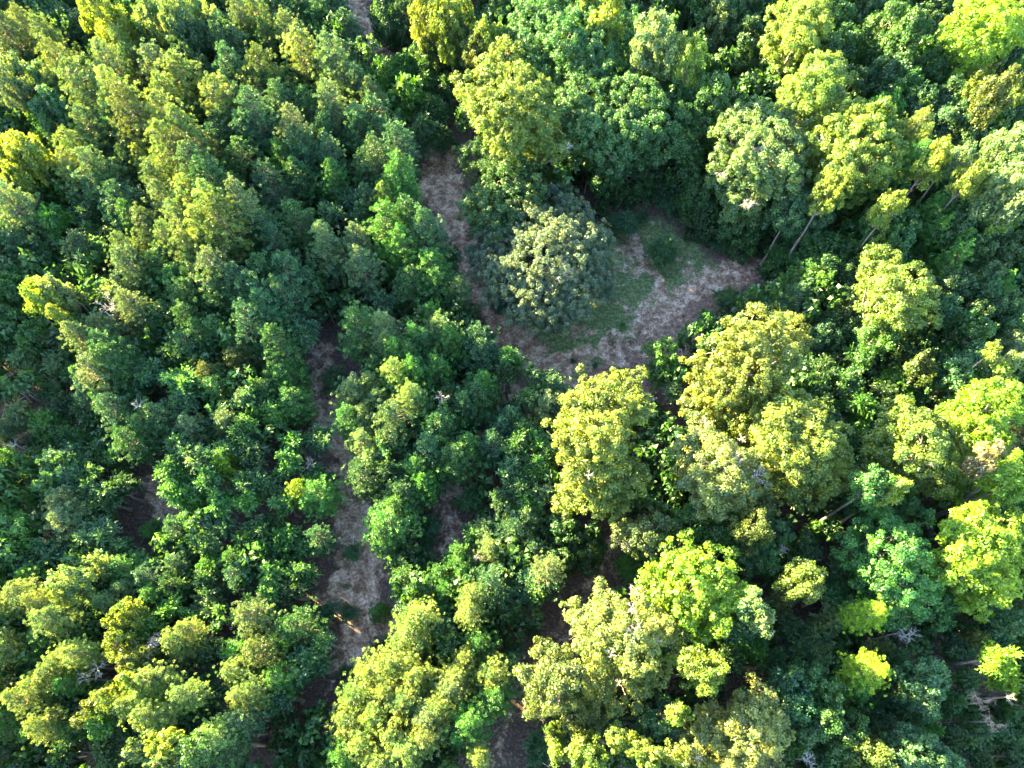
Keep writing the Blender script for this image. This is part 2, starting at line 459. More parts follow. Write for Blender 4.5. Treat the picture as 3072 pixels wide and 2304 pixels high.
# ------------------------------------------------------------------ where the trees stand
# nine sectors of the wood; each entry: x y radius  kind+colour(+L tall enough to catch the sun, +l low)
TILES = {'A': (0, 0), 'B': (1024, 0), 'C': (2048, 0), 'D': (0, 768), 'E': (1024, 768), 'F': (2048, 768),
         'G': (0, 1536), 'H': (1024, 1536), 'I': (2048, 1536)}
TREES = {
'A': """
30 190 110 PpL,140 60 85 Pg,180 170 60 PyL,310 240 85 PyL,390 400 100 PyL,430 150 130 Od,560 220 120 Pd,700 110 120 OyL,600 30 90 OyL,
980 60 120 OpL,1130 80 110 OpL,1240 40 90 OpL,1380 120 70 OpL,1040 240 130 Od,1250 230 150 Od,1450 230 110 Od,1180 380 120 Od,1330 480 110 Od,
1570 120 70 PpL,1660 90 80 PyL,1620 240 100 Pt,1820 60 90 Pp,1870 210 70 PpL,1960 110 95 Pg,2080 130 110 Pg,1950 320 100 PyL,1730 260 50 Pg,
2150 370 110 PpL,2160 50 80 Pt,1500 440 110 PtL,1700 450 120 PoL,1980 550 80 Pp,700 400 100 PpL,800 300 60 PyL,870 420 70 Pg,
520 530 130 PyL,390 600 90 PyL,480 720 110 Pg,740 590 110 PyL,840 700 120 PoL,1020 430 120 PpL,1170 490 130 PyL,1080 620 110 PyL,
1420 640 120 PyL,1640 720 100 PtL,1480 830 120 Pt,1430 950 100 Pt,1600 860 100 Pt,1820 670 90 Pt,1760 790 90 Pt,2000 700 70 Pg,2140 670 100 PpL,
1910 830 75 PpL,1960 960 120 Pt,2120 880 90 Pt,2150 1010 70 Pt,1590 1040 120 Pg,1840 1040 80 Pb,1940 1160 110 Pg,1750 1190 90 Pt,1930 1430 90 Pg,
2170 1160 70 Pb,2140 1380 90 Bt,2110 1570 100 Pp,600 830 120 PpL,500 970 110 PyL,480 1100 90 PyL,610 1090 110 PpL,700 1010 120 Pp,690 1190 130 Pt,
860 900 110 Pd,790 800 110 Pg,860 1070 90 Pt,1080 760 110 PyL,1180 840 80 PyL,1090 950 110 PyL,1220 1000 100 PoL,1340 980 90 Po,950 1070 60 PyL,
1040 1200 110 PpL,1170 1150 90 PyL,1260 1080 100 PpL,1360 1180 120 PgL,1250 1290 110 PyL,1090 1310 90 PpL,1380 1330 100 PyL,1500 1240 100 Pg,
1560 1300 80 PpL,1440 1420 120 PoL,1600 1410 110 Pp,1710 1510 120 Pt,1560 1560 120 Pg,1320 1490 110 PyL,1180 1440 90 PpL,970 1480 100 PpL,
1010 1610 90 Pp,1110 1570 80 PyL,830 1630 70 PpL,1230 1620 90 PyL,1400 1610 110 Pg,1790 1590 90 Pt,70 440 100 OpL,50 530 80 OpL,60 650 120 Ot,
110 760 120 Od,270 520 90 Ot,300 650 100 Ot,180 420 80 Ot,150 950 110 OyL,30 960 80 OyL,100 810 90 Bp,290 830 90 Bb,370 900 90 Bg,60 1130 90 OyL,
320 1010 100 Bg,310 1230 120 Bb,70 1310 120 PpL,90 1450 120 Pt,330 1400 110 Bb,520 1270 90 Bg,810 1320 130 Pt,560 1350 100 Bd,490 1560 130 Bp,
640 1560 80 Pg,880 1430 90 Pb,170 1590 110 Pt,700 1480 90 Bd,190 1150 90 Bd,960 880 80 Pg,1500 640 80 Pt,1750 600 80 Pt""",
'B': """
290 80 120 Od,420 110 110 Od,560 50 110 OyL,700 70 120 OyL,610 200 130 Oo,770 180 120 Oo,940 190 90 OyL,730 320 120 Od,560 320 110 Od,900 290 110 Oo,
1030 80 110 Og,1100 270 80 Og,1600 20 80 OyL,1720 40 110 OyL,
1560 530 130 Ot,
2010 220 130 OpL,2130 270 100 OpL,2000 360 90 OpL,1990 500 120 Og,2100 490 130 Og,2180 620 130 Og,
1750 1030 140 Og6,1950 1040 130 Od5,1850 1100 100 Od4,
250 440 150 Bb,420 380 120 Bb,560 490 120 Bg,420 590 150 Bb,600 680 130 Bg,520 820 140 Bt5,640 860 110 Bd4,40 200 80 Pt,20 400 90 Pg,40 560 80 PpL,
110 560 70 Pt,200 650 80 PpL,220 780 120 Pt,120 830 110 Pt,260 900 100 Pt,370 940 90 Pt12,230 1020 90 Pt12,170 1110 90 Pg,380 1120 90 Pb12,350 1210 90 Pb11,
290 1310 85 PyL,170 1310 60 Pt,300 1450 130 Pb11,430 1400 110 Pg11,540 1490 110 Pt11,150 1430 110 Pt,60 1260 90 Bt,100 1570 70 Pp,400 1580 110 Pb,
620 1640 60 Bdl,1840 1420 115 Btl,2090 1600 130 Bgl,1950 1400 50 Bdl,2130 1300 90 Btl,1690 1350 60 Bdl,700 560 90 Bd,1450 1010 100 Bd4,1560 1070 100 Od3,1680 1130 100 Bd3,1800 1190 100 Od3,1960 1190 110 Bg3,2080 1200 100 Bd3,1330 1030 80 Bd3""",
'C': """
230 110 120 Op,330 50 110 Ot,60 30 100 Od,430 50 100 Og,1000 130 130 Og,980 30 100 Ob,1180 60 110 Op,1330 170 140 OgL,1480 190 120 OgL,1230 240 130 Ot,
1400 350 140 Og,1350 470 140 Ot,1450 560 110 Ob,1650 90 110 Od,1750 50 90 Op,1600 190 110 Od,1640 410 110 Og,1780 430 100 Ob,2130 330 110 Ot,
2170 60 80 Od,1980 420 100 Oo,1920 520 80 OyL,2060 560 100 OoL,2170 480 90 Og,2110 650 85 OyL,2000 700 85 OyL,1840 640 75 OyL,1790 740 110 Og,
1680 800 120 Ot,1850 850 120 Od,2020 810 110 Og,2150 770 100 Od,1700 620 100 Ot,1540 650 100 Ot,1350 640 100 Ob,1300 720 85 OyL,60 340 90 OyL,
60 480 100 Og,200 600 120 OgL,60 650 120 Og,220 430 90 Bdl,160 300 90 Bd,170 770 120 Og,30 830 110 Og,430 210 120 Od,550 330 140 Od,400 350 120 Od,
560 430 110 Od,950 330 130 Og,1060 260 100 Og,640 570 80 Bo,1640 1020 90 OyL,1590 1110 110 Od,1770 1210 130 Og,1900 1280 110 Og,1880 1130 85 OyL,
1800 1010 60 OpL,2100 950 130 OpL,2110 1200 120 OpL,2190 1300 80 OpL,2130 1370 80 OyL,1980 1060 80 Op,60 1080 100 Og6,110 1230 120 Og5,
490 1450 110 Bgl,300 1460 100 Bdl,700 1440 110 Bd5,940 1560 110 Bg,1090 1600 100 Bg,1260 1620 90 OyL,1370 1230 110 Og,1340 1320 85 OyL,1310 1440 120 Og,
1450 1450 100 Og,1600 1400 90 Pb,1620 1530 90 Pb,1400 1570 110 Og,1520 1610 100 Bg,1760 1610 80 Pb,1850 1450 130 Ot,1740 1340 120 Og,2000 1460 120 Ot,
1730 1500 110 Od,2120 1600 110 Od,1930 1600 100 Od,1490 850 55 PyL,1510 950 55 PyL,1490 1050 65 PbL,720 1330 120 Ot,880 1330 120 Ot,960 1220 90 OyL,
560 1320 110 Ot6,300 1240 120 Og5,1100 500 90 Od,870 240 80 Od,180 1420 115 Od3,290 1500 110 Bd3,400 1490 120 Og4,520 1490 110 Bd3,640 1520 110 Od3,100 1350 110 Bd4,50 1270 110 Bg4,750 1580 110 Bg4,640 1640 110 Bg4,800 1600 120 Og5,720 1650 110 Bd4""",
'D': """
60 120 90 Pp,60 200 100 Og,280 240 115 OyL,380 220 90 OpL,370 380 55 OyL,510 260 90 Bp,550 410 90 Bg,740 220 110 Bp,60 430 120 Og,200 520 90 Og,
310 500 90 Bp,150 640 110 Bp,370 680 100 Bp,220 750 110 Bp,490 760 90 Bg,540 540 70 PpL,700 500 110 Pp,860 330 70 PpL,930 400 110 Pp,720 600 90 Pt,
840 60 85 PpL,950 120 120 Pg,1080 80 120 Pg,1180 180 120 Pb,1250 270 120 Pg,1290 120 120 Pg,1400 80 110 PpL,1430 210 120 Pg,1560 180 110 Pt,
1660 230 120 Pt,1720 330 120 Pt,1830 250 110 Pt,1620 420 110 Pt,1860 100 120 Pt,1720 110 100 Pg,1960 480 110 Bt,1800 560 100 Pg,1080 430 100 Pg,
1240 430 100 Pg,1320 520 80 Pg,1430 500 90 Pg,1520 570 70 Pb,1230 600 90 Pt,1120 640 110 Bg,1560 700 90 Po,1620 640 70 Po,1380 790 70 Po,
1430 890 100 Pb,720 690 110 PgL,640 770 110 PpL,790 750 110 Pg,740 850 110 Pg,620 880 90 Pt,930 740 120 Bt,1160 810 120 Bb,1160 950 100 Bt,
1050 1060 120 Pg,760 1000 100 Pt,700 960 55 Pb,860 1210 90 Pg,960 1120 80 Pg,1260 1130 90 Pp,1800 700 70 Pt,1850 800 110 Pb,1910 960 95 Pb,
1740 900 80 Pg,1620 970 90 Pp,1770 1020 100 Bb,1500 1100 90 Pp,1590 1090 85 Bb,1560 1190 120 Bg,560 1030 120 Bd,290 1060 120 Bb,100 1040 120 Bp,
350 1190 120 Bg,480 1160 110 Bg,430 1360 100 Pt,500 1450 80 Pt,650 1280 120 Bt,750 1300 90 Bb,220 1300 130 Bg,60 1330 110 Bb,250 1540 120 Bb,
460 1620 120 Pp,640 1530 130 Bg,760 1480 110 Bd,20 1560 70 Bb,1180 1250 120 Bg,1110 1370 120 Bb,1300 1320 120 Bp,1410 1280 90 Bb,1480 1370 75 Pyb,
1340 1440 110 Bg,1120 1500 110 Bb,1240 1570 120 Bb,1420 1600 110 Bb,1600 1470 100 Bg,1600 1580 100 Bb,1700 1460 95 Bt,1620 1300 120 Bd,1900 1190 90 Bb,
2060 1180 110 Bt,1860 1340 110 Bb,2010 1350 55 D,2060 1450 110 Bg,1960 1540 70 Pyb,2080 1560 100 Pb,1840 1590 110 Bb,2160 790 100 Bgl,20 1150 90 Bp,
430 950 100 Bd,80 620 90 Bd,460 600 80 Bg,20 820 60 D,170 880 50 D,700 320 100 D,370 470 60 D,900 970 50 D,100 1230 45 D,560 690 80 Bd,330 860 100 Bd""",
'E': """
130 60 100 Pp,30 60 80 Bt,460 190 110 Pg,590 80 120 Pb,620 200 110 Pg,770 240 60 Pp,780 380 90 Btl,260 300 90 Bt,120 450 120 Pg,270 470 75 Pp,
310 580 65 Pp,590 410 75 Pb,640 500 110 Pp,700 560 90 Pb,540 570 80 Pg,480 540 60 Pb,880 560 100 Pt,910 640 110 Pt,1090 660 95 Bb,1080 740 100 Bd,
360 630 80 Pb,450 660 70 Pg,240 740 70 Pg,350 770 80 PyL,470 760 110 Pb,330 870 70 Pb,620 740 90 Pb,90 900 100 Pp,200 850 80 Pp,250 960 80 Pp,
460 930 85 PyL,530 1000 90 Pg,340 1060 110 PpL,340 1200 110 Pp,60 1070 90 Pb,170 1060 80 Pp,640 1110 110 Pg,650 920 55 D,880 920 120 Pg,800 980 90 Pt,
930 850 80 Pb,1100 1080 85 Pt,1050 1140 80 Pt,1350 880 110 Pt,1330 1000 110 Pp,1210 900 80 Bg,160 1230 90 Pp,200 1310 90 Bp,160 1440 100 Pg,
580 1240 90 Pt,750 1310 110 Pg,820 1240 70 Pb,980 1240 80 Pt,500 1400 100 Pb,540 1490 80 Pb,400 1560 100 Pg,370 1640 90 Pb,1180 1120 100 Bg,
1130 1250 120 Bg,1270 1200 100 Bb,1340 1290 100 Bg,1100 1400 110 Bt,1290 1380 110 Bb,1160 1490 90 Bg,1300 1540 85 Bp,1200 1600 100 Bb,1040 1560 90 Bt,
850 1580 110 Bgl,2100 640 110 Ob,2060 750 100 Bg,1030 330 60 Btl,300 1390 90 Bd,700 880 80 Bd,1500 1230 20 Bdl,2150 870 60 Bp,640 1440 60 Btl,
1390 400 50 Btl,1060 300 55 Btl,700 740 60 Btl,1500 690 22 Bdl,1640 720 22 Bdl,1820 460 22 Bbl,1400 980 60 Bd""",
'F': """
780 170 105 Pb,720 300 100 Pt,930 90 120 Og,900 190 80 Ob,1050 140 120 Od,1080 300 100 Op,1100 500 100 Ot,930 530 90 Ot,1320 490 95 Ob,1690 330 100 Ot,
1780 200 120 Od,1740 40 100 Pb,2020 210 85 Pb,1930 270 80 Pt,1900 450 120 Og,2150 400 100 Ot,1580 520 100 Bg,1730 610 95 Bb,1560 710 85 Oo,
1450 620 90 Bd,1200 630 120 Bg,1380 800 110 Bb,1500 880 90 Bg,1940 660 110 Ot,2020 610 50 OyL,1780 780 120 Ot,1920 800 100 Og,2140 690 85 OpL,
2150 560 90 Op,900 720 110 Bd,840 830 110 Bg,880 950 110 Bd,1160 980 120 Bb,1070 800 110 Bg,950 1060 90 Bd,1980 1290 95 OcL,2120 1200 90 Oc,
1260 1480 110 OgL,1380 1500 85 OyL,1200 1570 100 Og,1450 1590 110 Og,1060 1600 100 Bd,300 260 100 Bgl,170 400 80 Bgl,560 250 120 Bdl,600 350 90 Bd,
1300 900 90 Bd,1640 850 110 Od,1730 880 90 Bd,950 400 80 Bd,1130 1200 110 Bd,1140 1330 110 Bd,1000 650 100 Bd,2000 130 90 Od,2100 300 90 Od,
1620 640 90 Bt,540 100 60 Bdl,2000 1580 80 Bg,2140 1620 80 Bb,1920 350 90 Od""",
'G': """
100 120 130 Ob,40 40 80 Pb,470 60 120 Pp,620 150 130 Bt,760 220 90 Bg,330 260 130 Bt,60 420 130 Bg,200 340 100 Bd,260 430 70 Pb,430 460 110 OpL,
190 540 85 PyL,60 610 60 PyL,290 590 50 PyL,90 690 120 Pb,360 700 90 PyL,370 810 100 Pg,650 350 130 BpL,600 540 140 Bg,840 380 90 Pb,710 480 110 Bg,
1000 440 100 Pt,1040 560 100 Pb,1150 500 90 Pg,1110 620 80 Bb,870 510 70 Pp,1180 350 60 Pt,730 600 60 Pp,810 680 100 OyL,760 750 70 OpL,780 870 95 OyL,
940 740 100 Bb,1030 820 70 D,1180 840 95 PyL,1250 770 60 PyL,1250 700 90 Bb,1350 600 130 Bd,30 870 90 PyL,60 970 100 Pb,220 900 110 Bd,540 920 70 PyL,
460 970 85 PyL,390 1050 90 PyL,300 1120 90 PyL,190 1200 70 PyL,620 1010 85 D,500 1110 70 Pb,850 960 100 OoL,840 1080 90 OyL,760 1190 90 OyL,
1020 1090 90 PyL,980 1190 100 PyL,900 1240 80 PyL,1000 1310 90 PyL,1230 1180 75 PyL,1060 1410 50 Pb,660 1240 100 OyL,560 1300 90 OoL,630 1370 90 Ob,
330 1370 90 PyL,140 1340 110 Pb,50 1270 100 Bb,290 1260 120 Bd,1150 1050 100 Bt,1310 1110 100 Bg,1390 1190 100 Bd,1300 1360 110 Bd,1240 1270 90 Bb,
1400 1450 85 PyL,1480 1400 80 Pg,1450 1540 100 Pg,900 1560 100 OpL,1000 1500 80 OyL,1090 1510 90 OyL,1060 1620 95 OpL,1220 1560 100 OgL,
850 1440 90 Bd,1540 320 70 Pb,1570 420 80 Pt,1460 490 55 Bpl,1640 680 95 PpL,1740 670 90 Pt,1650 770 80 Pt,1700 900 95 PoL,1830 830 100 Bb,
1940 740 100 Pg,2080 860 80 Bg,1980 1000 140 Bt,1550 1030 75 PyL,1640 1090 85 Pb,1600 1190 80 PyL,1690 1150 80 PyL,1640 1280 100 Pg,1820 1080 90 Pb,
1800 1220 100 Bt,1590 1350 90 Pt,1520 920 90 Bb,980 120 80 Bbl,1100 110 70 Btl,1170 120 70 Pt,1050 240 80 Bgl,1320 200 100 Bg,1420 100 110 Bt,
1340 330 90 Bb,1600 170 100 Bb,1860 150 120 Bb,1700 100 100 Bg,1700 250 110 Bg,1850 330 120 Bg,1760 400 90 Bb,1950 400 110 Bg,1740 530 90 Bb,
1880 500 110 Bd,1640 610 100 Bg,2090 180 65 Pt,1330 430 70 Bg,2110 650 80 Btl,1500 1200 80 Bd,420 1250 90 Bd,1160 1250 80 Bd,1050 960 80 Bd,
1350 900 110 Bd,460 800 90 Bg,1980 220 100 Bg,300 1420 80 Pb,1520 730 45 D,1520 850 35 D,1000 850 60 D,560 1080 50 D,450 1390 90 Bg,700 1560 110 Bd,
400 1560 100 Bg,150 1560 100 Bd,1300 760 60 Bd""",
'H': """
330 80 130 Pb,280 150 90 Pb,570 100 75 Btl,560 200 55 Bgl,70 260 60 Btl,370 290 45 Btl,550 310 65 Bpl,430 450 80 Pg,400 530 80 Btl,550 510 70 Pt,
650 420 75 Pb,750 370 70 Pb,790 410 80 Pb,690 520 90 Pb,960 470 110 PtL,1000 570 110 Pt,850 560 75 PyL,840 650 80 PyL,860 740 80 Pg,230 640 55 Pbs,
520 680 85 PyL,450 780 110 PyL,200 1050 120 PyL,350 1000 110 PyL,480 1080 110 PyL,100 1200 110 PyL,300 1160 110 PyL,420 1220 90 PyL,
230 1330 110 PyL,60 1360 110 PyL,350 1430 110 PyL,150 1490 120 PyL,430 1540 100 PyL,270 1610 110 PyL,30 1560 100 PbL,570 1340 100 PpL,550 1460 90 PyL,
650 1260 85 PyL,760 1060 95 PyL,810 950 60 PyL,700 1170 90 PpL,980 1060 90 PyL,1000 1190 100 PbL,1080 1000 70 Pt,820 1370 110 PbL,890 1580 60 PyL,
700 840 110 Bg,900 860 90 Pb,280 890 100 Bdl,640 740 100 Pt,430 610 80 Bt,1250 450 120 Pt,1330 380 85 PpL,1240 770 50 Bdl,1130 900 65 Btl,
850 150 80 Bg,930 130 90 Bp,960 260 90 Pp,1020 190 40 D,1120 130 110 Pt,1200 50 100 Pp,1240 260 70 Pt,760 280 60 Pb,1450 120 130 Od,1560 250 130 Od,
1400 320 110 Od,1880 330 110 Bbl,1870 370 90 Bbl,1600 1500 95 OyL,1520 1570 80 OyL,1650 1590 90 OyL,1800 1480 90 OyL,1370 1440 60 OyL,1400 1560 70 OyL,
1280 1540 110 Bt,1950 1530 90 OyL,2030 1600 80 OyL,2090 1340 110 Ot,2180 1300 70 OyL,2190 1580 80 OyL,1280 1300 60 D,1950 1400 90 Bd,1750 1380 80 Bd,
1880 1600 80 Bg,750 1300 90 Bd,880 300 35 D,1500 1440 70 Bd,480 860 70 Pp,600 1580 90 Bd,50 650 60 Bdl,40 1050 60 Bgl""",
'I': """
60 60 110 Og,300 120 140 Og,480 90 110 OoL,600 130 100 Ot,450 260 100 Ot,560 300 90 Og,650 240 55 D,480 580 100 OpL,530 670 100 OpL,400 710 120 Ot,
820 440 120 OoL,650 550 100 Bo,1000 520 120 Bg,900 800 150 Bp,870 900 130 Bp,980 700 110 Bp,450 860 120 Bb,600 980 120 Bg,160 1030 120 OyL,
40 940 100 OyL,300 970 100 Bg,700 1130 120 Ot,850 1100 110 Og,950 1190 110 Og,740 1250 110 Ot,900 1330 130 Og,800 1400 100 Ot,1180 670 85 PybL,
1280 900 90 Bo,1190 1030 95 PybL,1110 1110 85 Pb,1260 1200 120 Bg,1560 1070 140 Ot,1600 1180 120 Ot,1450 800 90 D,2150 700 100 Ot,2060 830 90 Bt,
1900 850 120 Bo,2070 950 120 BybL,2090 1080 110 Byb,1780 900 100 Bd,1930 1210 90 Dc,2010 1360 80 Dc,2110 1210 50 D,1600 1420 100 Bb,1500 1370 80 Bg,
1480 1530 130 Ot,1600 1580 120 Ot,1720 1620 90 Ot,1250 1570 120 OoL,1100 1430 120 Og,1050 1530 100 Og,810 1600 75 D,730 1520 90 Bb,1900 1480 130 Bd,
2100 1450 100 Bd,1750 1250 110 Bg,1850 1080 100 Bg,2180 1580 100 Bd,1400 1250 100 Bd,1280 1380 100 Bd,1350 960 90 Bd,700 750 100 Bd,750 900 110 Bd,
640 430 100 Bd,800 250 110 Bd,1000 950 100 Bd,1010 380 90 Bd,2000 700 110 Bd,900 1560 90 Bd,1750 1450 100 Bd,1950 1620 100 Bd,620 1500 90 Bd""",
}

# large trees built lobe by lobe: tile, [(x, y, r, dz)], top height, colour, label
HEROES = [
 ('B', 12.6, 'g', [(1230,120,120),(1360,80,110),(1470,100,100),(1620,120,120),(1780,180,120),(1260,290,125),(1310,420,120),(1460,240,125),(1640,280,130),(1500,370,125),(1660,430,120),(1790,330,115)], [],
   'wide deep green oak with pale-tipped top at the upper middle edge'),
 ('B', 11.6, 'g', [(1380,640,115),(1550,630,130),(1720,700,130),(1910,650,130),(1480,760,120),(1620,850,130),(2060,770,140),(1850,860,140),(2080,920,135),(1740,990,120),(1950,780,130)], [],
   'very wide dark green crown directly above the shaded end of the clearing'),
 ('B', 14.4, 'y', [(1080,350,75),(1010,420,85),(850,560,95),(960,530,95),(1130,520,95),(1250,590,85),(900,680,110),(1050,660,105),(1180,720,110),
   (950,790,100),(1090,850,110),(1280,800,100),(1350,910,90),(1440,940,80),(1370,1030,55),(1080,960,85)], [(1450,960,60)],
   'golden-topped oak right of the dirt track, with one pale bare branch low on its right'),
 ('B', 8.6, 'g', [(870,1010,95),(960,1060,110),(1050,1150,110),(1180,1130,110),(1130,1270,130),(950,1350,140),(1010,1470,110),(1150,1390,90)], [],
   'deep green broad oak in full shade between the track and the lone pale oak'),
 ('LONE', 9.0, 'lo', [(1189,441,45),(1232,466,38),(1152,491,45),(1198,521,48),(1253,531,42),(1179,571,50),(1227,591,45),(1090,511,42),(1057,566,42),
   (1114,601,48),(1166,631,48),(1198,666,42),(1284,521,30),(1279,621,42),(1137,681,38),(1236,641,45),(1284,571,34),(1085,626,36),(1161,551,50)], [(1208,591,40)],
   'lone round pale grey-green oak standing by itself in the sandy clearing'),
 ('C', 13.5, 'y', [(560,220,60),(640,130,75),(720,60,85),(800,120,85),(870,60,80),(740,240,85),(830,200,85),(720,310,50),(860,290,70)], [],
   'ragged oak with gold leaf sprays on its left, near the upper edge'),
 ('C', 14.8, 'yb', [(1900,100,110),(1950,30,90),(1790,200,90),(1870,260,110),(1990,170,100),(2080,100,90),(1850,350,80),(1960,290,80),(2090,260,90),(1740,290,60),(2150,160,60)], [],
   'brilliant lemon-green maple in full sun in the upper right corner'),
 ('C', 14.4, 'y', [(900,450,95),(980,490,85),(830,540,100),(950,570,95),(760,620,100),(860,660,90),(720,690,80)], [],
   'egg-shaped golden oak rising behind the big two-toned dome'),
 ('C', 13.5, 'p', [(370,780,90),(400,860,100),(320,890,110),(510,770,90),(610,800,95),(730,780,100),(560,890,105),(470,960,95),(650,910,95),(720,970,85),
   (300,1050,100),(430,1070,105),(570,1060,105),(420,1220,100),(620,1190,110),(740,1190,90),(420,1330,70)],
   [(560,700,60),(450,730,55),(490,880,50),(520,970,60),(620,1050,65),(740,1190,65),(420,1330,70),(830,740,50),(850,920,60),(260,1140,50)],
   'pale wide oak with many bleached bare twigs among its leaves'),
 ('C', 14.8, 'y', [(1010,740,95),(1120,790,120),(1250,790,100),(1050,880,110),(1200,890,110),(1340,860,85),(880,1000,85),(1060,1030,95),(930,930,90),
   (1300,970,110),(1200,1060,120),(1390,1000,100),(1300,1100,110),(1100,1130,100),(960,1110,85)], [(890,910,55)],
   'huge smooth dome-shaped oak, gold on its upper left and dark on its right'),
 ('E', 15.2, 'yo', [(1600,860,80),(1800,820,70),(1900,800,55),(1740,900,85),(1560,950,90),(1850,900,85),(1690,980,100),(1520,1040,75),(1840,1010,90),
   (1400,1160,70),(1560,1120,95),(1700,1110,100),(1500,1210,85),(1640,1230,100),(1780,1220,75),(1560,1330,85),(1480,1340,60),(1720,1350,85),
   (1540,1450,75),(1680,1450,90),(1500,1530,75),(1640,1560,100),(1460,1610,70),(1760,1620,80),(1850,1430,100),(1940,1000,70)], [(1990,920,55),(1600,1420,45)],
   'tall upright oak with bright golden lobes at the lower tip of the clearing'),
 ('F', 15.2, 'yo', [(460,390,65),(340,450,55),(580,450,75),(710,470,75),(420,530,85),(560,560,85),(740,560,65),(650,640,85),(300,600,80),(200,620,65),
   (460,650,85),(130,710,85),(300,720,100),(600,740,85),(450,760,100),(150,830,100),(300,860,100),(500,850,85),(600,890,60),(200,950,85),(70,930,80)], [(120,600,0)],
   'massive gold-leaved oak with a lobed crown below the right arm of the clearing'),
 ('F', 14.8, 'y', [(440,950,85),(400,1050,85),(560,970,70),(520,1040,85),(700,960,85),(640,1050,95),(780,990,75),(580,1150,95),(720,1110,85),(850,1050,65),
   (560,1240,85),(680,1210,95),(840,1180,105),(960,1170,85),(980,1300,90),(820,1320,110),(740,1390,70),(700,1490,65),(880,1440,110),(1010,1400,85),(800,1550,90)], [],
   'broad oak half gold half deep green, right of the bleached-twig oak'),
 ('F', 13.9, 'py', [(60,1010,75),(130,1180,85),(230,1250,85),(170,1330,85),(320,1300,85),(290,1390,95),(430,1370,80),(490,1440,70),(400,1500,70),(230,1480,85),
   (20,1280,65),(100,1490,85),(330,1590,100),(500,1590,85),(180,1590,90)], [(150,1080,75),(90,1150,60),(300,1250,70),(340,1330,80),(480,1420,90),(540,1470,60),(380,1180,50)],
   'pale yellow oak threaded with white dead twigs in the middle of the golden group'),
 ('F', 14.4, 'y', [(1250,30,75),(1340,50,60),(1210,110,60),(1500,150,85),(1340,190,85),(1290,280,65),(1260,370,55),(1430,270,85),(1560,240,70),(1450,380,85),(1540,360,95),(1390,430,55)], [],
   'golden poplar-like tree standing alone above dark shaded woods on the right'),
 ('F', 13.9, 'yo', [(1400,1010,70),(1380,1110,85),(1480,1090,75),(1280,1140,65),(1580,1090,75),(1560,1200,100),(1690,1180,95),(1460,1310,70),(1600,1290,95),
   (1780,1250,95),(1700,1340,95),(1780,1380,80),(1300,1240,90),(1260,1340,90),(1650,1450,90)], [(1600,1330,50)],
   'olive-gold thin-leaved tree with open twiggy crown near the right edge'),
 ('F', 14.4, 'yb', [(2080,820,70),(1980,890,70),(2060,910,85),(1880,900,65),(1860,990,85),(1960,1000,90),(2070,1000,90),(2160,940,75),(1840,1090,80),(1960,1090,85),
   (2060,1090,80),(2160,1060,70),(2010,1180,75),(1710,1010,50)], [],
   'lime-yellow maple with round tufted clumps at the right edge'),
 ('F', 13.9, 'yb', [(2100,1400,95),(2000,1440,75),(2180,1450,80),(2060,1510,75),(2150,1530,65)], [],
   'small acid-yellow maple below the brown faded tree at the right edge'),
 ('F10', 13.9, 'yb', [(1475,1195,30),(1450,1235,36),(1420,1260,32),(1540,1215,36),(1500,1250,46),(1560,1260,42),(1480,1295,42),(1540,1315,46),(1500,1345,36),(1580,1290,26)], [],
   'vivid yellow-green sweetgum below the golden oak group'),
 ('H', 13.9, 'py', [(1700,530,55),(1500,640,55),(1600,700,90),(1750,610,75),(1880,620,80),(2000,590,80),(2120,640,90),(1550,780,75),(1720,760,95),(1880,790,85),
   (2030,760,90),(2160,780,90),(1620,880,90),(1780,900,95),(1900,940,90),(1960,1080,75),(2050,1040,55),(1850,1100,85),(1650,1050,85),(1700,1190,85),(1850,1200,75)],
   [(1900,530,80),(1880,620,60),(1900,790,80),(1750,920,45),(2040,830,55),(2130,850,55),(1800,1110,40)],
   'pale yellow oak with an upright bleached dead top at the lower middle'),
 ('H', 13.5, 'o', [(1340,880,65),(1400,960,80),(1300,990,65),(1220,1080,65),(1350,1080,85),(1450,1080,85),(1290,1200,85),(1420,1200,90),(1580,1300,85),(1700,1300,80),(1500,1320,70)], [(1530,1030,40)],
   'mottled green and gold oak beside the dark lower trail'),
 ('H', 11.7, 'o', [(1850,130,75),(1980,150,80),(2060,90,80),(2140,170,70)], [(1840,220,60),(1990,230,60),(1770,180,50),(2090,240,50)],
   'thin brownish tree with bare drooping twigs under the golden oaks'),
 ('I', 13.1, 'b', [(1290,90,85),(1200,180,95),(1100,250,85),(1370,170,85),(1300,290,95),(1440,230,85),(1500,290,85),(1280,400,85),(1450,480,95),(1550,420,95),
   (1540,560,90),(1620,650,85),(1680,580,65),(1350,590,85),(1420,670,80),(1580,60,55),(1480,130,45)], [(1270,490,45)],
   'spreading bright green maple with pale gold patches in the lower right quarter'),
 ('I', 14.4, 'yb', [(1900,60,95),(2060,50,95),(1770,130,95),(1900,170,110),(2030,180,95),(1800,260,105),(1930,280,95),(2170,130,75),(2150,330,80),(1720,350,85),
   (1810,430,95),(1920,480,100),(1980,560,85),(1900,590,85),(2100,430,85)], [],
   'big radiant yellow maple on the right edge above the lower corner'),
 ('I', 13.1, 'py', [(490,1200,80),(440,1290,80),(550,1310,90),(420,1380,85),(630,1380,65),(510,1430,90),(320,1450,85),(330,1560,100),(450,1560,95),(150,1440,85),
   (80,1520,90),(140,1330,70),(50,1620,90),(200,1620,90),(560,1640,85)], [(560,1240,45),(100,1600,50),(520,1350,40)],
   'pale gold poplar group tree with pointed top at the bottom edge'),
]

